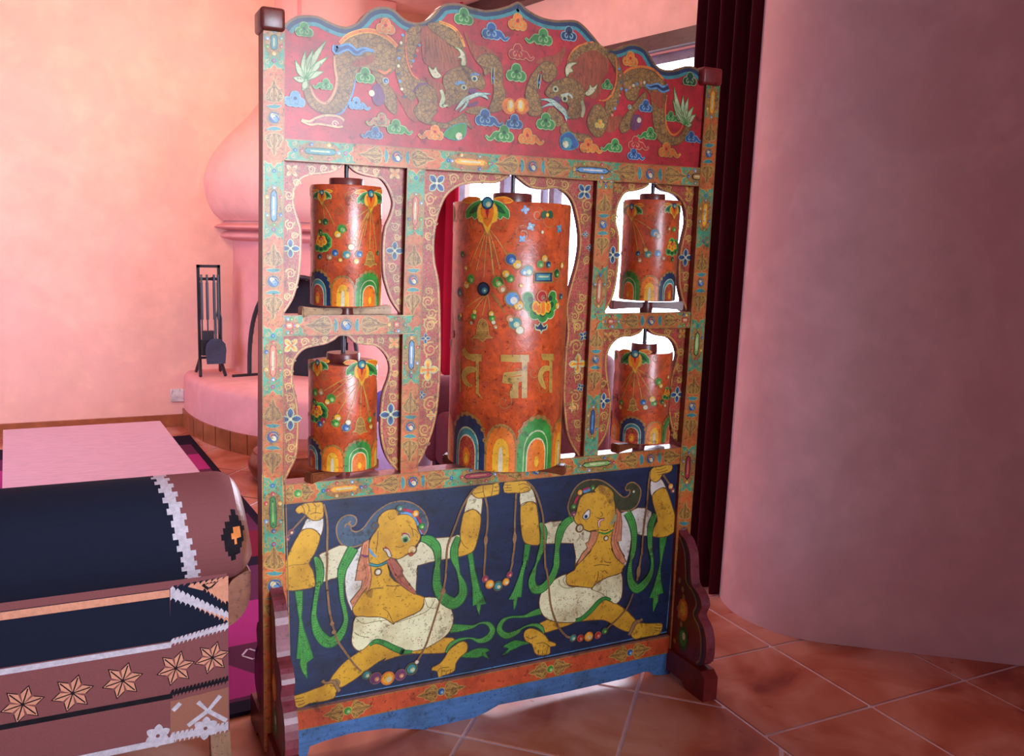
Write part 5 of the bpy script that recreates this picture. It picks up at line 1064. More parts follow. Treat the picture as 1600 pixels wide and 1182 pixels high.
def art_ul(A, S_, z0, z1):
    vines(A, S_, z0, z1, 24, .66, .96, seed=1); vines(A, S_, z0, z1, 14, .34, .62, seed=21); arches(A, S_, z0, z1, 8, R(-16 - 50), .30, 0); back_side(A, S_, z0, z1)
    x, y, s = k('UL', [(657, 250, 100)])[0]; lotus_drop(A, x, y, s); x2, y2, s2 = k('UL', [(300, 240, 66)])[0]; lotus_drop(A, x2, y2, s2)
    strings(A, x, y + s, k('UL', [(480, 690), (560, 680), (650, 660), (420, 540), (610, 560), (545, 620), (700, 680)])); strings(A, x2, y2 + s2, k('UL', [(320, 440), (390, 480)]))
    blossom(A, *k('UL', [(295, 600, 82)])[0])
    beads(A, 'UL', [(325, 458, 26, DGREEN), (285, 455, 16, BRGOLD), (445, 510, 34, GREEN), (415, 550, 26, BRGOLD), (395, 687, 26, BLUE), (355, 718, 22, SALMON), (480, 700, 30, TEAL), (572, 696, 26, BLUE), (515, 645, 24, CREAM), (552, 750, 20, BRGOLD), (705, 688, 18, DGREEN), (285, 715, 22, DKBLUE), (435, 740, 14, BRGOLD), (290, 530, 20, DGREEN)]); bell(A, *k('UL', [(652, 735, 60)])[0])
def art_ll(A, S_, z0, z1):
    vines(A, S_, z0, z1, 24, .66, .96, seed=2); vines(A, S_, z0, z1, 14, .34, .62, seed=22); arches(A, S_, z0, z1, 8, R(-16 - 62), .30, 0); back_side(A, S_, z0, z1)
    x, y, s = k('LL', [(590, 235, 112)])[0]; lotus_drop(A, x, y, s); x2, y2, s2 = k('LL', [(268, 220, 74)])[0]; lotus_drop(A, x2, y2, s2)
    strings(A, x, y + s, k('LL', [(330, 540), (400, 620), (480, 660), (580, 640), (645, 620), (660, 640)])); strings(A, x, y + 10, k('LL', [(300, 440), (350, 470)]))
    blossom(A, *k('LL', [(262, 580, 86)])[0])
    beads(A, 'LL', [(250, 440, 30, GREEN), (293, 438, 24, SALMON), (367, 487, 34, GREEN), (340, 512, 20, BRGOLD), (310, 652, 24, PINKRED), (287, 675, 24, BLUE), (400, 668, 30, GREEN), (415, 628, 24, BRGOLD), (476, 702, 30, BLUE), (492, 664, 20, CREAM), (647, 643, 22, GREEN), (656, 692, 20, BRGOLD), (682, 605, 14, DKBLUE), (245, 505, 22, DGREEN)]); bell(A, *k('LL', [(580, 690, 66)])[0])
def art_ur(A, S_, z0, z1):
    vines(A, S_, z0, z1, 24, .66, .96, seed=4); vines(A, S_, z0, z1, 14, .34, .62, seed=24); arches(A, S_, z0, z1, 8, R(-36 - 40), .30, 2); back_side(A, S_, z0, z1)
    x, y, s = k('UR', [(757, 315, 62)])[0]; lotus_drop(A, x, y, s); x2, y2, s2 = k('UR', [(470, 320, 70)])[0]; lotus_drop(A, x2, y2, s2)
    strings(A, x2, y2 + s2, k('UR', [(510, 620), (570, 620), (460, 600), (620, 490)]))
    blossom(A, *k('UR', [(742, 590, 66)])[0])
    beads(A, 'UR', [(625, 500, 28, LBLUE), (650, 522, 16, CREAM), (512, 640, 18, DKBLUE), (523, 686, 16, SALMON), (580, 646, 24, TEAL), (565, 615, 14, BRGOLD), (646, 640, 24, BLUE), (684, 672, 14, SALMON), (755, 475, 18, GREEN), (722, 470, 12, SALMON), (743, 680, 18, DGREEN)])
def art_lr(A, S_, z0, z1):
    vines(A, S_, z0, z1, 24, .66, .96, seed=5); vines(A, S_, z0, z1, 14, .34, .62, seed=25); arches(A, S_, z0, z1, 8, R(-36 - 14), .30, 0); back_side(A, S_, z0, z1)
    x, y, s = k('LR', [(475, 308, 92)])[0]; lotus_drop(A, x, y, s)
    strings(A, x, y + s, k('LR', [(350, 600), (385, 610), (460, 610), (520, 610), (590, 600), (620, 500)]))
    blossom(A, *k('LR', [(682, 565, 46)])[0])
    beads(A, 'LR', [(385, 628, 16, GREEN), (380, 660, 14, BRGOLD), (350, 605, 16, PINKRED), (527, 628, 20, BLUE), (542, 662, 16, CREAM), (588, 608, 20, BRGOLD), (598, 634, 20, GREEN), (650, 625, 18, DGREEN), (668, 648, 14, SALMON), (627, 492, 24, GREEN), (642, 520, 14, BRGOLD), (690, 462, 12, BRGOLD)]); bell(A, *k('LR', [(460, 650, 46)])[0])
def art_c(A, S_, z0, z1):
    vines(A, S_, z0, z1, 30, .62, .97, seed=8); vines(A, S_, z0, z1, 22, .25, .6, seed=9); arches(A, S_, z0, z1, 10, R(-27 - 39), .215, 0); back_side(A, S_, z0, z1)
    x, y, s = k('C3', [(293, 130, 158)])[0]; lotus_drop(A, x, y, s)
    strings(A, x, y + s * 1.1, k('C3', [(165, 600), (210, 630), (265, 680), (335, 660), (345, 690), (385, 620), (440, 520)])); strings(A, *k('C3', [(293, 800)])[0], k('C3', [(140, 900), (190, 930), (255, 960), (310, 920)]))
    a2 = k('C3', [(320, 790, 8), (370, 860, 10), (420, 940, 6)]); A.rib(a2, GOLDD, 3)
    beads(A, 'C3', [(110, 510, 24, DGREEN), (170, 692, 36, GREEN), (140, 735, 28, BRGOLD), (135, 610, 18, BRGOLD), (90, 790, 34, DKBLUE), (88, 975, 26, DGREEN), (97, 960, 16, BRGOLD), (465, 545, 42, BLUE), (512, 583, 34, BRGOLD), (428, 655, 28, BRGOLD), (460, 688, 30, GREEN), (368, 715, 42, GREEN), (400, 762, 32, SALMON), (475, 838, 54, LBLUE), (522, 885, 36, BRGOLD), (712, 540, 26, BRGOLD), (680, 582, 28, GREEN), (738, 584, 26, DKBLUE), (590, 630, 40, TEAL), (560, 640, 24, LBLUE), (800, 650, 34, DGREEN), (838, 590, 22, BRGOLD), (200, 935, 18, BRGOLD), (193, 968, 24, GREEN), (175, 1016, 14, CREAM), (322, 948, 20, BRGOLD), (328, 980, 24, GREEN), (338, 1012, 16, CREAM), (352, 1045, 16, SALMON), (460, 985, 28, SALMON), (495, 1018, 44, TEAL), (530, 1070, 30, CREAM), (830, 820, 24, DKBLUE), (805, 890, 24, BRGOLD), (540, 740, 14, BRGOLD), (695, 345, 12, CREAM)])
    x, y, r = k('C3', [(263, 765, 44)])[0]; A.disc(x, y, r * 1.18, GOLDD, 5); A.bead(x, y, r, DKBLUE, 6, BLACK, TEAL)
    A.poly(k('C3', [(630, 632), (775, 632), (775, 722), (630, 722)]), GOLDD, 5, 0); A.poly(k('C3', [(640, 645), (765, 645), (765, 710), (640, 710)]), DKBLUE, 6, 0); A.poly(k('C3', [(652, 655), (752, 655), (752, 700), (652, 700)]), TEAL, 7, 0); A.poly(k('C3', [(665, 668), (740, 668), (740, 680), (665, 680)]), PALE, 8, 0)
    # big blossom
    for px_, py_, r in ((590, 830, 40), (605, 890, 44), (640, 945, 44), (700, 965, 46), (752, 940, 42), (780, 880, 42), (770, 820, 38)):
        A.disc(*k('C3', [(px_, py_, r + 8)])[0], PALE, 4); A.disc(*k('C3', [(px_, py_, r)])[0], GREEN, 5); A.disc(*k('C3', [(px_ * .8 + 690 * .2, py_ * .8 + 890 * .2, r * .55)])[0], DGREEN, 6)
    for px_, py_ in ((645, 895), (668, 915), (700, 920), (735, 900), (700, 890)): A.disc(*k('C3', [(px_, py_, 30)])[0], BRGOLD, 7, ry=42 / 4.73); A.disc(*k('C3', [(px_, py_, 17)])[0], ORG, 8, ry=28 / 4.73)
    A.bead(*k('C3', [(692, 820, 40)])[0], RED, 9, SALMON)
    for pts in ([(685, 1010), (660, 1040), (640, 1025), (648, 1065), (678, 1070), (685, 1095), (696, 1070), (725, 1062), (728, 1025), (705, 1045)],): A.poly(k('C3', pts), DKBLUE, 5, 2, PALE, 1)
    for px_, py_ in ((710, 215), (755, 215)): A.disc(*k('C3', [(px_, py_, 26)])[0], DGREEN, 4, ry=32 / 4.73, rot=.5 if px_ > 730 else -.5)
    A.disc(*k('C3', [(733, 218, 14)])[0], BRGOLD, 5); A.flower(*k('C3', [(820, 320, 36)])[0], TEAL, 4, 1); A.flower(*k('C3', [(612, 305, 34)])[0], TEAL, 4, .5); A.flower(*k('C3', [(570, 180, 34)])[0], LBLUE, 4, .2); A.flower(*k('C3', [(548, 395, 30)])[0], LBLUE, 4, .8)
    bell(A, *k('C3', [(257, 1070, 86)])[0])
    # raised gold letters
    LG = paint('letter_gold', (176, 140, 62), rough=.34, var=.25)
    def glyph(c, pl):
        for p in pl:
            if len(p[0]) == 3: A.rib(k(c, p), LG, 4, 4, GOLD, .4)
            else: A.poly(k(c, p), LG, 4, 0, GOLD, .4)
    glyph('C2', [[(335, 300), (458, 300), (458, 345), (440, 345), (440, 545), (466, 585), (425, 545), (425, 345), (405, 345)], [(425, 400, 12), (375, 400, 20), (345, 440, 20), (370, 490, 14), (400, 500, 4)], [(345, 265, 14), (370, 310, 18), (420, 330, 8)], [(322, 330, 5), (325, 540, 5)]])
    glyph('C2', [[(582, 305), (758, 305), (758, 350), (748, 350), (745, 580), (715, 580), (715, 350), (582, 345)], [(715, 405), (600, 420), (590, 480), (660, 490), (640, 540), (640, 578), (690, 580), (690, 480), (715, 470), (715, 440), (640, 448), (640, 440), (715, 432)]])
    glyph('C2', [[(835, 300), (915, 300), (915, 340), (905, 340), (903, 545), (888, 545), (888, 340), (845, 335)], [(888, 390, 12), (850, 395, 18), (830, 440, 16), (845, 490, 14), (865, 520, 5)]])
wheel('large central drum with raised gold letters, tallest of the five', .6036, .1538, .742, 1.428, 1.512, .668, -40, .172, BRWOOD, .052, .026, art_c)
wheel('small drum in the upper left opening, over a pale wooden bar', .1556, .0851, 1.166, 1.450, 1.508, 1.142, 8, .118, PALEWOOD, .041, .018, art_ul)
wheel('small drum in the lower left opening, over a brown bar', .1492, .0845, .764, 1.026, 1.10, .70, 24, .11, BRWOOD, .041, .022, art_ll)
wheel('small drum in the upper right opening, backlit by the window', 1.0466, .0795, 1.176, 1.456, 1.508, 1.142, -12, .11, COLLAR, .036, .018, art_ur)
wheel('small drum in the lower right opening, above the right figure', 1.0486, .0835, .766, 1.028, 1.10, .70, 16, .11, BRWOOD, .037, .022, art_lr)

# ================================================================== corner fireplace
FX, FY = 1.18, 4.12
fire = thing('fireplace', 'rounded pink plaster fireplace with an onion-shaped hood and raised hearth behind the screen', 'fireplace', (FX, FY, 0))
HX, HA, HB = 1.10, .90, 1.33
def half(mb, prof, mat, sx=1, sy=1, seg=56, x=None): mb.lathe(prof, (x or FX, FY, 0), mat, seg, math.pi, 2 * math.pi, sx, sy)
def sm(prof, n=5): return crom(prof, False, n)
mb = MB(); half(mb, sm([(.705, 1.40), (.775, 1.47), (.815, 1.60), (.812, 1.70), (.76, 1.83), (.65, 1.97), (.52, 2.10), (.42, 2.25), (.36, 2.42), (.345, 2.6), (.34, 2.9)]), PLAST); mb.build('hood', fire, 40)
mb = MB(); half(mb, sm([(.64, 1.27), (.70, 1.285), (.72, 1.30), (.70, 1.325), (.665, 1.335)], 3) + sm([(.67, 1.338), (.745, 1.35), (.755, 1.365), (.70, 1.385), (.69, 1.405)], 3), PLASTP); mb.build('mantel_moulding', fire, 50)
# body with the arched fire opening
seg, nz = 220, 90; z0, z1 = .385, 1.28; rb = lambda z: .66 - .03 * (z - z0)
amid, ahw = R(-90 - 29), .37                                    # middle of the opening (angle) and half width in metres
def open_(a, z):
    u = (a - amid) * .65
    if abs(u) > ahw: return False
    return z < .44 + .60 * math.sqrt(max(0, 1 - (u / ahw) ** 2)) ** .8 + 0.0
mb = MB(); A0 = -math.pi; da = math.pi / seg; dz = (z1 - z0) / nz
def pt(i, j, r=None):
    a = A0 + i * da; z = z0 + j * dz; q = r or rb(z); return (FX + q * math.cos(a), FY + q * math.sin(a), z)
SOOT = paint('soot_black', (30, 24, 28), rough=.8, coat=0)
cellopen = {(i, j): open_(A0 + (i + .5) * da, z0 + (j + .5) * dz) for i in range(seg) for j in range(nz)}
for (i, j), op in cellopen.items():
    if not op: mb.add([pt(i, j), pt(i + 1, j), pt(i + 1, j + 1), pt(i, j + 1)], [(0, 1, 2, 3)], PLASTP)
    for di, dj, e in ((1, 0, ((i + 1, j), (i + 1, j + 1))), (0, 1, ((i + 1, j + 1), (i, j + 1)))):
        nb = cellopen.get((i + di, j + dj), False)
        if nb != op: p, q = e; mb.add([pt(*p), pt(*q), pt(*q, .50), pt(*p, .50)], [(0, 1, 2, 3)], PLASTP)
mb.build('chimney_breast', fire, 60)
mb = MB()
for (i, j), op in cellopen.items():
    if any(cellopen.get((i + x, j + y), False) for x in (-2, 0, 2) for y in (-2, 0, 2)): mb.add([pt(i, j, .50), pt(i + 1, j, .50), pt(i + 1, j + 1, .50), pt(i, j + 1, .50)], [(0, 1, 2, 3)], SOOT)
mb.build('firebox', fire, 60)
mb = MB(); arc = []
for s_ in (0, 1):
    arc = []
    for q in range(29):
        t = math.pi * q / 28; u = -ahw * 1.0 * math.cos(t); a = amid + u / .65; z = .40 + .655 * math.sin(t) ** .8; rr = .675; arc.append((FX + rr * math.cos(a), FY + rr * math.sin(a), z))
FE = paint('black_iron', (30, 30, 38), rough=.45)
mb.tube(arc, .014, FE, 8); p = arc[0]; mb.tube([(p[0] - .12, p[1] - .06, .395), (p[0] + .05, p[1] - .03, .395)], .011, FE, 6); p = arc[-1]; mb.tube([(p[0] + .05, p[1] - .06, .395), (p[0] - .05, p[1] - .02, .395)], .011, FE, 6)
mb.build('iron_arch', fire, 60)
mb = MB(); half(mb, sm([(1.0, 0.0), (1.0, .2)], 2) + sm([(1.0, .22), (.995, .33), (.975, .37), (.93, .386), (.80, .388), (.4, .388)], 4), PLASTP, HA, HB, 64, HX); mb.build('hearth', fire, 40)
mb = MB()
for q in range(24):
    a0_, a1_ = math.pi + math.pi * q / 24 + .0025, math.pi + math.pi * (q + 1) / 24 - .0025; n = 4; V = []
    for i in range(n + 1):
        t = a0_ + (a1_ - a0_) * i / n
        for rr in (1.012,): V += [(HX + rr * HA * math.cos(t), FY + rr * HB * math.sin(t), 0), (HX + rr * HA * math.cos(t), FY + rr * HB * math.sin(t), .125)]
        V += [(HX + .985 * HA * math.cos(t), FY + .985 * HB * math.sin(t), .125)]
    mb.add(V, [(3 * i, 3 * i + 3, 3 * i + 4, 3 * i + 1) for i in range(n)] + [(3 * i + 1, 3 * i + 4, 3 * i + 5, 3 * i + 2) for i in range(n)], TILEB)
mb.build('baseboard', fire, 30)
# flue shaft
mb = MB(); p0 = onY(458, 20, 4.0); p1 = onY(611, 20, 4.0); mb.box((p0.x, 3.86, 2.05), (p1.x, 4.12, 2.9), PLASTP, .02); mb.build('flue', fire, 40)

# fire tools -------------------------------------------------------
Yt = 3.86; tz = .388
def tp(x, y, Y=Yt): p = onY(x, y, Y); return (p.x, p.y, p.z)
x0, x1 = tp(311, 500)[0], tp(343, 500)[0]; zt = tp(325, 414)[2]; zs = tp(325, 436)[2]
st = thing('fire_tool_stand', 'black iron stand with square handle holding fireplace tools on the hearth', 'tool stand', ((x0 + x1) / 2, Yt, tz))
mb = MB(); mb.box((x0 - .009, Yt - .009, tz + .10), (x0 + .009, Yt + .009, zt), FE); mb.box((x1 - .009, Yt - .009, tz + .10), (x1 + .009, Yt + .009, zt), FE); mb.build('upright', st)
mb = MB(); mb.box((x0 - .009, Yt - .009, zt - .018), (x1 + .009, Yt + .009, zt), FE); mb.build('handle', st)
mb = MB(); mb.box((x0, Yt - .012, zs - .009), (x1, Yt + .012, zs + .009), FE)
for t in (.1, .37, .63, .9): q = x0 + (x1 - x0) * t; mb.tube([(q, Yt - .01, zs), (q, Yt - .045, zs - .005), (q, Yt - .05, zs + .015)], .005, FE, 6)
mb.build('hook_bar', st)
mb = MB(); mb.box((x0, Yt - .008, tz + .11), (x1, Yt + .008, tz + .125), FE); mb.build('lower_bar', st)
for xx in (x0, x1):
    for sg in (-1, 1):
        mb = MB(); mb.tube([(xx, Yt, tz + .11), (xx + (.015 if xx == x1 else -.012), Yt + sg * .11, tz + .012)], .011, FE, 8); mb.build('leg', st)
xs = [x0 + (x1 - x0) * t for t in (.1, .37, .63, .9)]; yh = Yt - .05
def tool(name, label, x, head):
    mb = MB(); t = thing(name, label, 'fire tool', (x, yh, tz + .2)); mb.tube([(x, yh, zs - .02), (x, yh, zs + .03)], .007, FE, 8); mb.tube([(x, yh, zs - .02), (x, yh, zs - .26)], .009, FE, 8); mb.build('grip', t)
    mb = MB(); mb.tube([(x, yh, zs - .26), (x, yh, tz + .28)], .005, FE, 8); mb.build('shaft', t); head(t, x)
def h_poker(t, x): mb = MB(); mb.tube([(x, yh, tz + .3), (x, yh, tz + .16), (x + .01, yh, tz + .14)], [.006, .006, .002], FE, 8); mb.tube([(x, yh, tz + .24), (x + .025, yh, tz + .22), (x + .03, yh, tz + .2)], [.005, .004, .002], FE, 8); mb.build('tip', t)
def h_brush(t, x):
    mb = MB(); mb.box((x - .035, yh - .02, tz + .24), (x + .035, yh + .02, tz + .30), FE); mb.build('head', t)
    mb = MB(); mb.box((x - .042, yh - .026, tz + .14), (x + .042, yh + .026, tz + .24), paint('black_bristle', (16, 14, 16), rough=.9, stretch=(4, 4, .3))); mb.build('bristles', t)
def h_shovel(t, x):
    mb = MB(); pts = [(-.058, .0), (-.066, .09), (-.060, .13), (-.035, .16), (0, .168), (.035, .16), (.060, .13), (.066, .09), (.058, .0)]
    ps = PlaneY(yh - .035); mb.slab([(x + a_, tz + .085 + b_) for a_, b_ in pts], ps, .008, paint('slate_iron', (52, 56, 74), rough=.4)); mb.build('pan', t)
    mb = MB(); mb.tube([(x, yh, tz + .33), (x, yh - .032, tz + .235)], .006, FE, 8); mb.build('neck', t)
def h_tongs(t, x):
    mb = MB()
    for sg in (-1, 1): mb.tube([(x, yh, tz + .45), (x + sg * .018, yh, tz + .38), (x + sg * .016, yh, tz + .2), (x, yh, tz + .15)], .005, FE, 8)
    mb.build('jaws', t)
tool('fire_poker', 'black poker hanging leftmost on the fireplace tool stand', xs[0], h_poker)
tool('hearth_brush', 'black hearth brush hanging beside the poker on the tool stand', xs[1], h_brush)
tool('fire_shovel', 'black fire shovel with broad rounded pan hanging on the tool stand', xs[2] + .01, h_shovel)
tool('fire_tongs', 'black fire tongs hanging rightmost on the tool stand, partly behind the shovel', xs[3], h_tongs)
# wall socket
mb = MB(); p = onY(279, 618, 4.11); mb.box((p.x - .05, 4.10, p.z - .045), (p.x + .035, 4.121, p.z + .045), WHITE, .006)
so = mb.build('wall_socket', None, 40); tag(so, 'small white wall socket low on the peach wall left of the hearth', 'socket')

# rug --------------------------------------------------------------
RUGB = paint('plum_rug', (96, 40, 70), rough=.95, stretch=(6, 60, 6), var=.45, bump=.4, spec=.1, coat=0)
RUGP = paint('magenta_rug', (170, 48, 116), rough=.95, stretch=(6, 60, 6), var=.3, bump=.4, spec=.1, coat=0)
RUGK = paint('black_rug', (30, 18, 36), rough=.95, stretch=(6, 60, 6), var=.4, bump=.4, spec=.1, coat=0)
RUGR = paint('dark_crimson_rug', (120, 26, 48), rough=.95, stretch=(6, 60, 6), var=.3, bump=.4, spec=.1, coat=0)
RUGW = paint('rug_cream', (206, 190, 200), rough=.95, coat=0)
ra, rb_ = onZ(390, 793), onZ(297, 683)                            # right edge of the rug going away
pe = Vector((rb_.x, rb_.y, 0)); pf_ = Vector((ra.x, ra.y, 0)); ey = (pe - pf_).normalized(); pn = pf_ - ey * ((pf_.y - .285) / ey.y)
ex = Vector((ey.y, -ey.x, 0)); Lr = (pe - pn).length; Wr = 2.2
mb = MB(); th = .012
def rp(u, v, z=th): q = pn + ey * u - ex * v; return (q.x, q.y, z)
def ud(y): q = onZ(384, y); return max(0.0, (Vector((q.x, q.y, 0)) - pn).dot(ey))
cuts = [(1140, RUGK), (1100, RUGB), (1012, RUGP), (945, RUGB), (890, RUGK), (876, RUGR), (835, RUGB), (806, RUGK), (796, RUGB)]
bandl = [(ud(cuts[i][0]), ud(cuts[i + 1][0]), cuts[i][1]) for i in range(len(cuts) - 1)]
def ud2(y): q = onZ(305, y); return (Vector((q.x, q.y, 0)) - pn).dot(ey)
u9 = bandl[-1][1]; bandl += [(u9, ud2(738), RUGB), (ud2(738), ud2(713), RUGP), (ud2(713), ud2(697), RUGB), (ud2(697), Lr, RUGK)]
for a_, b_, m_ in bandl:
    b_ = min(b_, Lr)
    for v0, v1 in ((0, .04), (.04, Wr)): mb.add([rp(a_, v0), rp(b_, v0), rp(b_, v1), rp(a_, v1)], [(0, 1, 2, 3)], m_ if v0 else RUGK)
t0, t1 = ud(1095), ud(1040); mb.add([rp(t0, .30, th + .0006), rp(t0, .62, th + .0006), rp(t1, .56, th + .0006), rp(t1, .44, th + .0006)], [(0, 1, 2, 3)], RUGP)
mb.add([rp(0, 0), rp(Lr, 0), rp(Lr, 0, .001), rp(0, 0, .001)], [(0, 1, 2, 3)], RUGK); mb.add([rp(0, 0), rp(0, Wr), rp(0, Wr, .001), rp(0, 0, .001)], [(0, 1, 2, 3)], RUGK)
for u, v in ((ud(1085), .33), (ud(1030), .36), (ud(915), .36), (ud(888), .38), (ud(880), .30), (ud2(706), .22), (ud(915), .8), (ud(1030), .8), (1.9, .5)):
    w = .035; 
    for (a_, b_) in (((-w, 0), (0, w * .7)), ((0, w * .7), (w, 0)), ((w, 0), (0, -w * .7)), ((0, -w * .7), (-w, 0))):
        d = (b_[0] - a_[0], b_[1] - a_[1]); n_ = (-d[1] * .16, d[0] * .16)
        mb.add([rp(u + a_[0], v + a_[1], th + .001), rp(u + b_[0], v + b_[1], th + .001), rp(u + b_[0] + n_[0], v + b_[1] + n_[1], th + .001), rp(u + a_[0] + n_[0], v + a_[1] + n_[1], th + .001)], [(0, 1, 2, 3)], RUGW)
tag(mb.build('rug'), 'striped magenta plum and black woven rug on the tile floor left of the screen', 'rug')

# coffee table -----------------------------------------------------
c0 = onY(314, 740, 1.75); tzp = c0.z; p1 = onZ(275, 690, tzp); ed = (Vector((p1.x, p1.y, 0)) - Vector((c0.x, c0.y, 0)))
LILAC = paint('pinkish_table_top', (186, 140, 150), rough=.3, coat=0, stretch=(.4, 3, 3))
CTW = paint('dark_table_wood', (84, 46, 48), rough=.4)
tb = thing('coffee_table', 'low pinkish coffee table standing on the rug behind the kilim armchair', 'table', (c0.x - .4, 2.2, 0))
dY = 1.15; sl = ed.x / ed.y
mb = MB(); pts = [(c0.x, c0.y), (c0.x + sl * dY, c0.y + dY), (c0.x + sl * dY - .75, c0.y + dY), (c0.x - .75, c0.y)]
def prism(mb, pts, za, zb, mat):
    n = len(pts); mb.add([(x, y, za) for x, y in pts] + [(x, y, zb) for x, y in pts], [tuple(reversed(range(n))), tuple(range(n, 2 * n))] + [(i, (i + 1) % n, (i + 1) % n + n, i + n) for i in range(n)], mat)
prism(mb, pts, tzp - .022, tzp, LILAC); mb.build('tabletop', tb)
cx_, cy_ = sum(p[0] for p in pts) / 4, sum(p[1] for p in pts) / 4
inn = [(cx_ + (x - cx_) * .93, cy_ + (y - cy_) * .93) for x, y in pts]
mb = MB(); prism(mb, inn, tzp - .07, tzp - .022, CTW); mb.build('apron', tb)
for x, y in inn:
    mb = MB(); q = (x + (cx_ - x) * .06, y + (cy_ - y) * .06); mb.box((q[0] - .025, q[1] - .025, .012), (q[0] + .025, q[1] + .025, tzp - .07), CTW); mb.build('leg', tb)

# kilim armchair seen from behind ------------------------------------
KN = paint('kilim_navy', (22, 26, 44), rough=.9, stretch=(60, 8, 60), var=.3, bump=.3, spec=.15, coat=0)
KB = paint('kilim_mauve_brown', (128, 74, 74), rough=.9, stretch=(10, 60, 60), var=.22, bump=.3, spec=.15, coat=0)
KW = paint('kilim_white', (190, 180, 188), rough=.9, var=.2, scale=90, spec=.15, coat=0)
KP = paint('kilim_salmon', (206, 140, 112), rough=.9, var=.15, scale=90, spec=.15, coat=0)
KO = paint('kilim_orange', (216, 128, 66), rough=.9, spec=.15, coat=0)
KK = paint('kilim_black', (26, 20, 26), rough=.9, spec=.15, coat=0)
LEATH = paint('tan_leather', (142, 84, 60), rough=.38, var=.14)
cYp, XR, XL = .055, -.135, -.98
ch = thing('kilim_armchair', 'low armchair covered in patterned kilim, back to the camera, left of the screen', 'chair', (-.56, .35, 0))
# rolled top of the backrest
zc_, yc_, ry_, rz_ = .604, .135, .122, .137
mb = MB(); NX, NA = 150, 56; xr_ = -.062
def roll(u, t, g_=0.0):
    xe = xr_ - .028 * (.5 + .5 * math.cos(2 * math.pi * t - .3)); x = XL + (xe - XL) * u; e = max(0, (x - (xe - .07)) / .07); f = math.sqrt(max(0.04, 1 - e ** 2.6 * .62)); e2 = max(0, ((XL + .07) - x) / .07); f *= math.sqrt(max(.04, 1 - e2 ** 2.6 * .62))
    a_ = 2 * math.pi * t; c = math.cos(a_); s_ = math.sin(a_); q = 1.0 + .04 * math.sin(2 * a_)
    return (x, yc_ - (ry_ + g_) * f * q * s_, zc_ - .012 * (x - xr_) * 0 + (rz_ + g_) * f * c)
for i in range(NX):
    for j in range(NA):
        x = XL + (xr_ - XL) * (i + .5) / NX; st_ = ((j // 1) % 2) * .007
        tt = (j + .5) / NA; bnd = -.285 + .085 * min(tt, 1 - tt) / .5; x = XL + (xr_ - .028 * (.5 + .5 * math.cos(2 * math.pi * tt - .3)) - XL) * (i + .5) / NX; m_ = KB
        if x < bnd - .012 + st_ - .0: m_ = KN
        elif x < bnd + .018 + st_: m_ = KW
        if x < -.72 + st_: m_ = KW
        if x < -.75 + st_: m_ = KB
        if 24 <= j <= 25 and x < bnd: m_ = KW
        if j == 26: m_ = KK
        if x > xr_ - .026 - .028 * (.5 + .5 * math.cos(2 * math.pi * tt - .3)): m_ = LEATH
        dx_, dj = (x + .122) / .006, (j - 13)
        if abs(dx_) + abs(dj) * 1.0 < 5.2 and x < xr_ - .035: m_ = KK
        if abs(dx_ - 1) + abs(dj + .3) * 1.6 < 2.6 and x < xr_ - .035: m_ = KO
        V = [roll(i / NX, j / NA), roll((i + 1) / NX, j / NA), roll((i + 1) / NX, (j + 1) / NA), roll(i / NX, (j + 1) / NA)]
        mb.add(V, [(3, 2, 1, 0)], m_)
for u in (0, 1): mb.add([roll(u, j / NA) for j in range(NA)], [tuple(range(NA)) if u else tuple(reversed(range(NA)))], LEATH)
mb.build('rolled_back', ch, 50)
# flat back panel with the kilim pattern
kp = PlaneY(cYp); mb = MB()
panel = [(XR, .088), (XR, .55), (XL + .04, .55), (XL + .04, .088)]
mb.slab(panel, kp, .075, KB); A = a = Art(mb, kp)
def jag(p, q, n, amp):
    out = []
    for i in range(n):
        t = i / n; u = (i + 1) / n; x0_, y0_ = p[0] + (q[0] - p[0]) * t, p[1] + (q[1] - p[1]) * t; x1_, y1_ = p[0] + (q[0] - p[0]) * u, p[1] + (q[1] - p[1]) * u
        out += [(x0_, y0_), (x0_ + (x1_ - x0_) * .5, y0_ + amp), (x1_, y1_ + amp)]
    return out
def K1(l): return [kp.P(*p) for p in k('K1', l)]
edge = lambda p, q, n=9, amp=.006: jag(K1([p])[0], K1([q])[0], n, amp)
XE = K1([(222, 500)])[0][0]
def kpoly(l, m_, L): A.poly2(l, m_, L)
def band4(p, q, r_, s_, m_, L, n=9, amp=.006): A.poly2(edge(p, q, n, amp) + list(reversed(edge(s_, r_, n, amp))), m_, L)
band4((-10, 512), (222, 470), (222, 655), (-10, 722), KN, 0)
band4((-10, 512), (222, 618), (222, 640), (-10, 560), KW, 2, 12)
band4((-10, 520), (222, 632), (222, 655), (-10, 552), KP, 1, 12)
band4((60, 505), (222, 470), (222, 590), (120, 520), KP, 1, 7); band4((115, 500), (185, 485), (160, 512), (140, 520), KK, 2, 5, .004); band4((130, 498), (170, 490), (155, 504), (145, 508), KP, 3, 3, .002)
band4((222, 568), (170, 600), (222, 590), (222, 575), KK, 2, 5)
band4((-10, 725), (222, 655), (222, 680), (-10, 745), KW, 3, 14, .007)
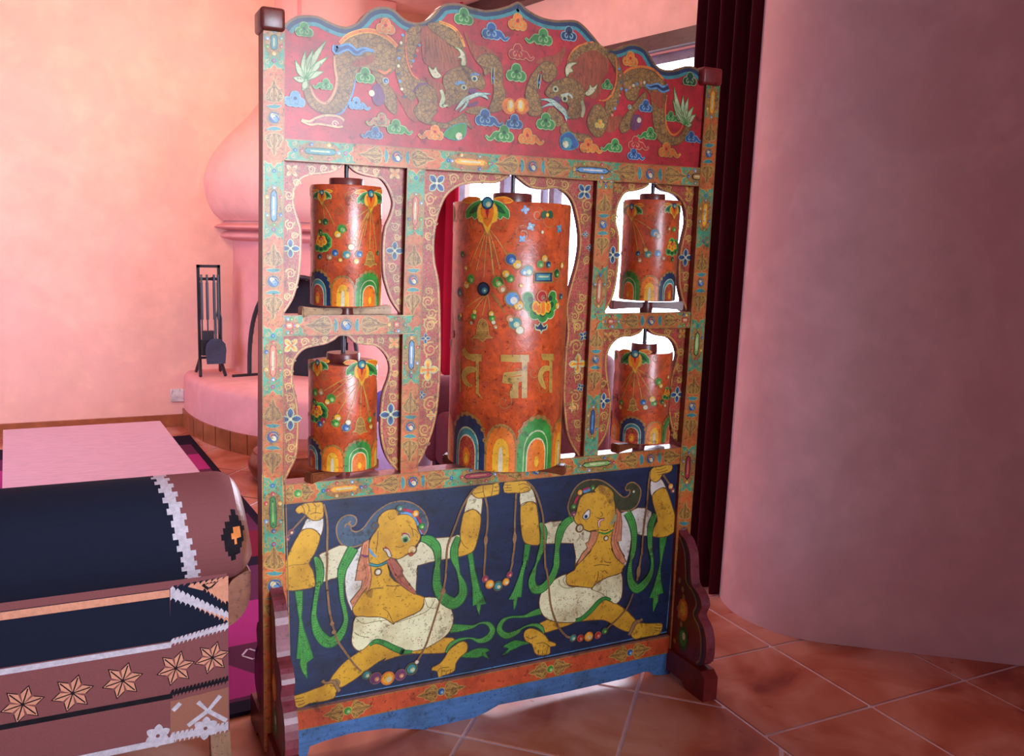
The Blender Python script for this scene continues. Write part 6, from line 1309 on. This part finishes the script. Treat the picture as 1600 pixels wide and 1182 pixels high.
def star(cx0, cy0, s):
    c_ = K1([(cx0, cy0)])[0]; q = s
    for an in range(6):
        t = an * math.pi / 3 + .2; p_ = [(c_[0], c_[1]), (c_[0] + q * .62 * math.cos(t - .42), c_[1] + q * .62 * math.sin(t - .42)), (c_[0] + q * math.cos(t), c_[1] + q * math.sin(t)), (c_[0] + q * .62 * math.cos(t + .42), c_[1] + q * .62 * math.sin(t + .42))]
        A.poly2([(c_[0] + (x - c_[0]) * 1.1, c_[1] + (y - c_[1]) * 1.1) for x, y in p_], KK, 3); A.poly2(p_, KP, 4)
        A.stroke2([(c_[0], c_[1], .0015), (c_[0] + q * .9 * math.cos(t), c_[1] + q * .9 * math.sin(t), .0015)], KK, 5)
star(158, 788, .04); star(12, 830, .042); star(-200, 880, .043); star(-400, 930, .043); star(-600, 975, .043); star(-800, 1030, .043)
band4((-10, 930), (222, 872), (222, 892), (-10, 952), KK, 3, 16, .008)
band4((-10, 962), (222, 905), (222, 1085), (-10, 1130), paint('kilim_rust', (150, 96, 78), rough=.9, spec=.15, coat=0, stretch=(10, 60, 60)), 2, 3, 0)
band4((-10, 1100), (222, 1055), (222, 1088), (-10, 1132), KW, 3, 13, .008)
for x_, y_ in ((130, 1070), (-60, 1100)): A.flower(*k('K1', [(x_, y_, 46)])[0], KW, 4, .4, edge=KW, core=KB, n=6)
for l in ([(100, 965), (140, 1000), (190, 940)], [(140, 1000), (215, 1040)], [(140, 1000), (60, 1060)], [(0, 1000), (30, 970)]): A.line(k('K1', l), 3.2, KW, 4, 1)
# the pattern carries on across the rest of the back
def ext(z0_, z1_, m_, L): A.poly2([(XL + .045, z0_), (XL + .045, z1_), (K1([(-8, 700)])[0][0], z1_), (K1([(-8, 700)])[0][0], z0_)], m_, L)
zz = lambda y: K1([(-8, y)])[0][1]
ext(zz(722), zz(512), KN, 0); ext(zz(748), zz(726), KW, 3); ext(zz(545), zz(515), KP, 1); ext(zz(952), zz(932), KK, 3); ext(zz(1130), zz(1105), KW, 3)
mb.build('back_panel', ch)
# leather side scroll of the back
mb = MB(); lp = PlaneY(.075); pts = [lp.P(*p) for p in k('K2', [(372, 990), (405, 935), (520, 870), (530, 930), (528, 1050), (505, 1130), (470, 1190), (420, 1240), (365, 1275)])]
mb.slab([(XR - .02, pts[0][1])] + crom(pts, False, 3) + [(XR - .02, pts[-1][1])], lp, .12, LEATH); mb.build('back_side', ch, 40)
# seat, arms and legs (facing away)
mb = MB(); mb.box((XL + .06, .13, .20), (XR - .01, .72, .40), KB, .03); mb.build('seat', ch, 40)
for xx in (XL + .05, XR - .095):
    mb = MB(); mb.box((xx, .15, .16), (xx + .10, .70, .53), KN, .035); mb.build('arm', ch, 40)
CLEG = paint('pale_leg_wood', (150, 112, 84), rough=.4, stretch=(3, 3, .3))
for xx in (XL + .07, XR - .048):
    for yy in (.06, .64):
        mb = MB(); mb.add([(xx + .048 * (i & 1) * 1.0 + (0 if z else .004), yy + .045 * ((i >> 1) & 1), z) for z in ((0.0 if yy < .3 else .0125), .12) for i in range(4)], [(0, 2, 3, 1), (4, 5, 7, 6), (0, 1, 5, 4), (2, 6, 7, 3), (0, 4, 6, 2), (1, 3, 7, 5)], CLEG); mb.build('leg', ch)

# curtains -----------------------------------------------------------
VELVET = paint('dark_red_velvet', (70, 5, 20), rough=.85, var=.15, spec=.15, coat=0, stretch=(1, 1, .1))
REDC = paint('red_curtain', (150, 8, 40), rough=.8, var=.1, spec=.15, coat=0, stretch=(1, 1, .1))
def curtain(name, label, path, z0_, z1_, folds, amp, mat):
    mb = MB(); P = crom(path, False, 8); n = 150; pts = []
    L_ = [0]
    for a_, b_ in zip(P, P[1:]): L_.append(L_[-1] + math.hypot(b_[0] - a_[0], b_[1] - a_[1]))
    for i in range(n + 1):
        d = L_[-1] * i / n; j = max(q for q in range(len(L_)) if L_[q] <= d + 1e-9); j = min(j, len(P) - 2)
        t = (d - L_[j]) / (L_[j + 1] - L_[j]); x = P[j][0] + (P[j + 1][0] - P[j][0]) * t; y = P[j][1] + (P[j + 1][1] - P[j][1]) * t
        dx_, dy_ = P[j + 1][0] - P[j][0], P[j + 1][1] - P[j][1]; z = math.hypot(dx_, dy_); w = amp * math.sin(2 * math.pi * folds * i / n + .8 * math.sin(5.1 * i / n)); pts.append((x - dy_ / z * w, y + dx_ / z * w, -dy_ / z, dx_ / z))
    rows = 6; V = []
    for r_ in range(rows + 1):
        zq = z0_ + (z1_ - z0_) * r_ / rows
        for x, y, nx, ny in pts: V.append((x, y, zq))
    m_ = n + 1; V2 = [(x + .004 * nx, y + .004 * ny, z0_ + (z1_ - z0_) * r_ / rows) for r_ in range(rows + 1) for x, y, nx, ny in pts]
    fs = [(r_ * m_ + i, r_ * m_ + i + 1, (r_ + 1) * m_ + i + 1, (r_ + 1) * m_ + i) for r_ in range(rows) for i in range(n)]
    o_ = len(V); mb.add(V + V2, fs + [tuple(reversed([q + o_ for q in f])) for f in fs] + [(r_ * m_, (r_ + 1) * m_, (r_ + 1) * m_ + o_, r_ * m_ + o_) for r_ in range(rows)] + [(r_ * m_ + n, r_ * m_ + n + o_, (r_ + 1) * m_ + n + o_, (r_ + 1) * m_ + n) for r_ in range(rows)], mat)
    return tag(mb.build(name, None, 60), label, 'curtain')
def dirp(px_, dist): d = ray(px_, 400); d = Vector((d.x, d.y, 0)).normalized(); q = CP + d * dist; return (q.x, q.y)
curtain('curtain', 'dark red velvet curtain hanging between the screen and the rounded pillar', [dirp(1066, 3.62), dirp(1100, 3.50), dirp(1145, 3.38), dirp(1185, 3.30)], .0, 2.88, 6, .035, VELVET)
curtain('curtain', 'bright red curtain at the far side of the window, seen beside the central drum', [dirp(676, 6.27), dirp(698, 6.16), dirp(717, 6.05)], .01, 2.86, 3, .03, REDC)

# things glimpsed through the openings --------------------------------
def puff(name, label, cat, c, r, h_, mat, bulge=.06):
    mb = MB(); n = 9; prof = [(.001, 0), (r * .92, .0)] + [(r + bulge * math.sin(math.pi * i / n) - .0, .012 + (h_ - .03) * i / n) for i in range(n + 1)] + [(r * .9, h_), (.001, h_ + .012)]
    mb.lathe(crom(prof, False, 2), (c[0], c[1], 0), mat, 40); return tag(mb.build(name, None, 50), label, cat)
p = onZ(468, 752); puff('ottoman', 'round brown leather ottoman on the floor behind the lower left opening', 'ottoman', (p.x, p.y + .12), .22, .16, paint('brown_leather', (132, 62, 30), rough=.3), .03)
MAR = paint('maroon_upholstery', (92, 16, 28), rough=.7, coat=0); LAV = paint('lavender_cloth', (196, 178, 210), rough=.8, var=.06, coat=0)
q = onZ(640, 742); FS = (q.x, q.y + .12); puff('footstool', 'round pale lavender footstool seen left of the central drum, low behind the screen', 'footstool', FS, .16, .27, LAV, .02)
so = thing('armchair', 'dark maroon upholstered armchair behind the central drum, in front of the window', 'chair', (1.62, 1.95, 0))
def lb(name, a_, b_, mat, bev): mb = MB(); mb.box(a_, b_, mat, bev); mb.build(name, so, 40)
lb('seat', (1.30, 1.62, .10), (1.90, 2.28, .40), MAR, .05); lb('backrest', (1.86, 1.58, .10), (2.02, 2.32, .78), MAR, .06); lb('arm', (1.28, 1.50, .10), (1.95, 1.63, .58), MAR, .05); lb('arm', (1.28, 2.27, .10), (1.95, 2.40, .58), MAR, .05)
for x in (1.33, 1.92):
    for y in (1.53, 2.31): lb('leg', (x, y, 0), (x + .05, y + .05, .12), DARKWOOD, 0)
def cushion(label, c, w, h_, d, rot, mat):
    bm = bmesh.new(); bmesh.ops.create_uvsphere(bm, u_segments=24, v_segments=14, radius=1)
    for v in bm.verts:
        x, y, z = v.co; e = lambda q: math.copysign(abs(q) ** .55, q); x, z = e(x) * w, e(z) * h_; y = y * d * (1 - .35 * max(abs(x) / w, abs(z) / h_))
        v.co = Vector((c[0] + x * math.cos(rot) - y * math.sin(rot), c[1] + x * math.sin(rot) + y * math.cos(rot), c[2] + z))
    mb = MB(); mb.bm(bm, mat); return tag(mb.build('cushion', None, 60), label, 'cushion')
cushion('small violet cushion resting on the pale footstool, seen right of the lower left drum', (FS[0] - .06, FS[1] - .02, .286 + .10), .14, .10, .06, .3, paint('violet_cushion', (96, 80, 160), rough=.8, coat=0))
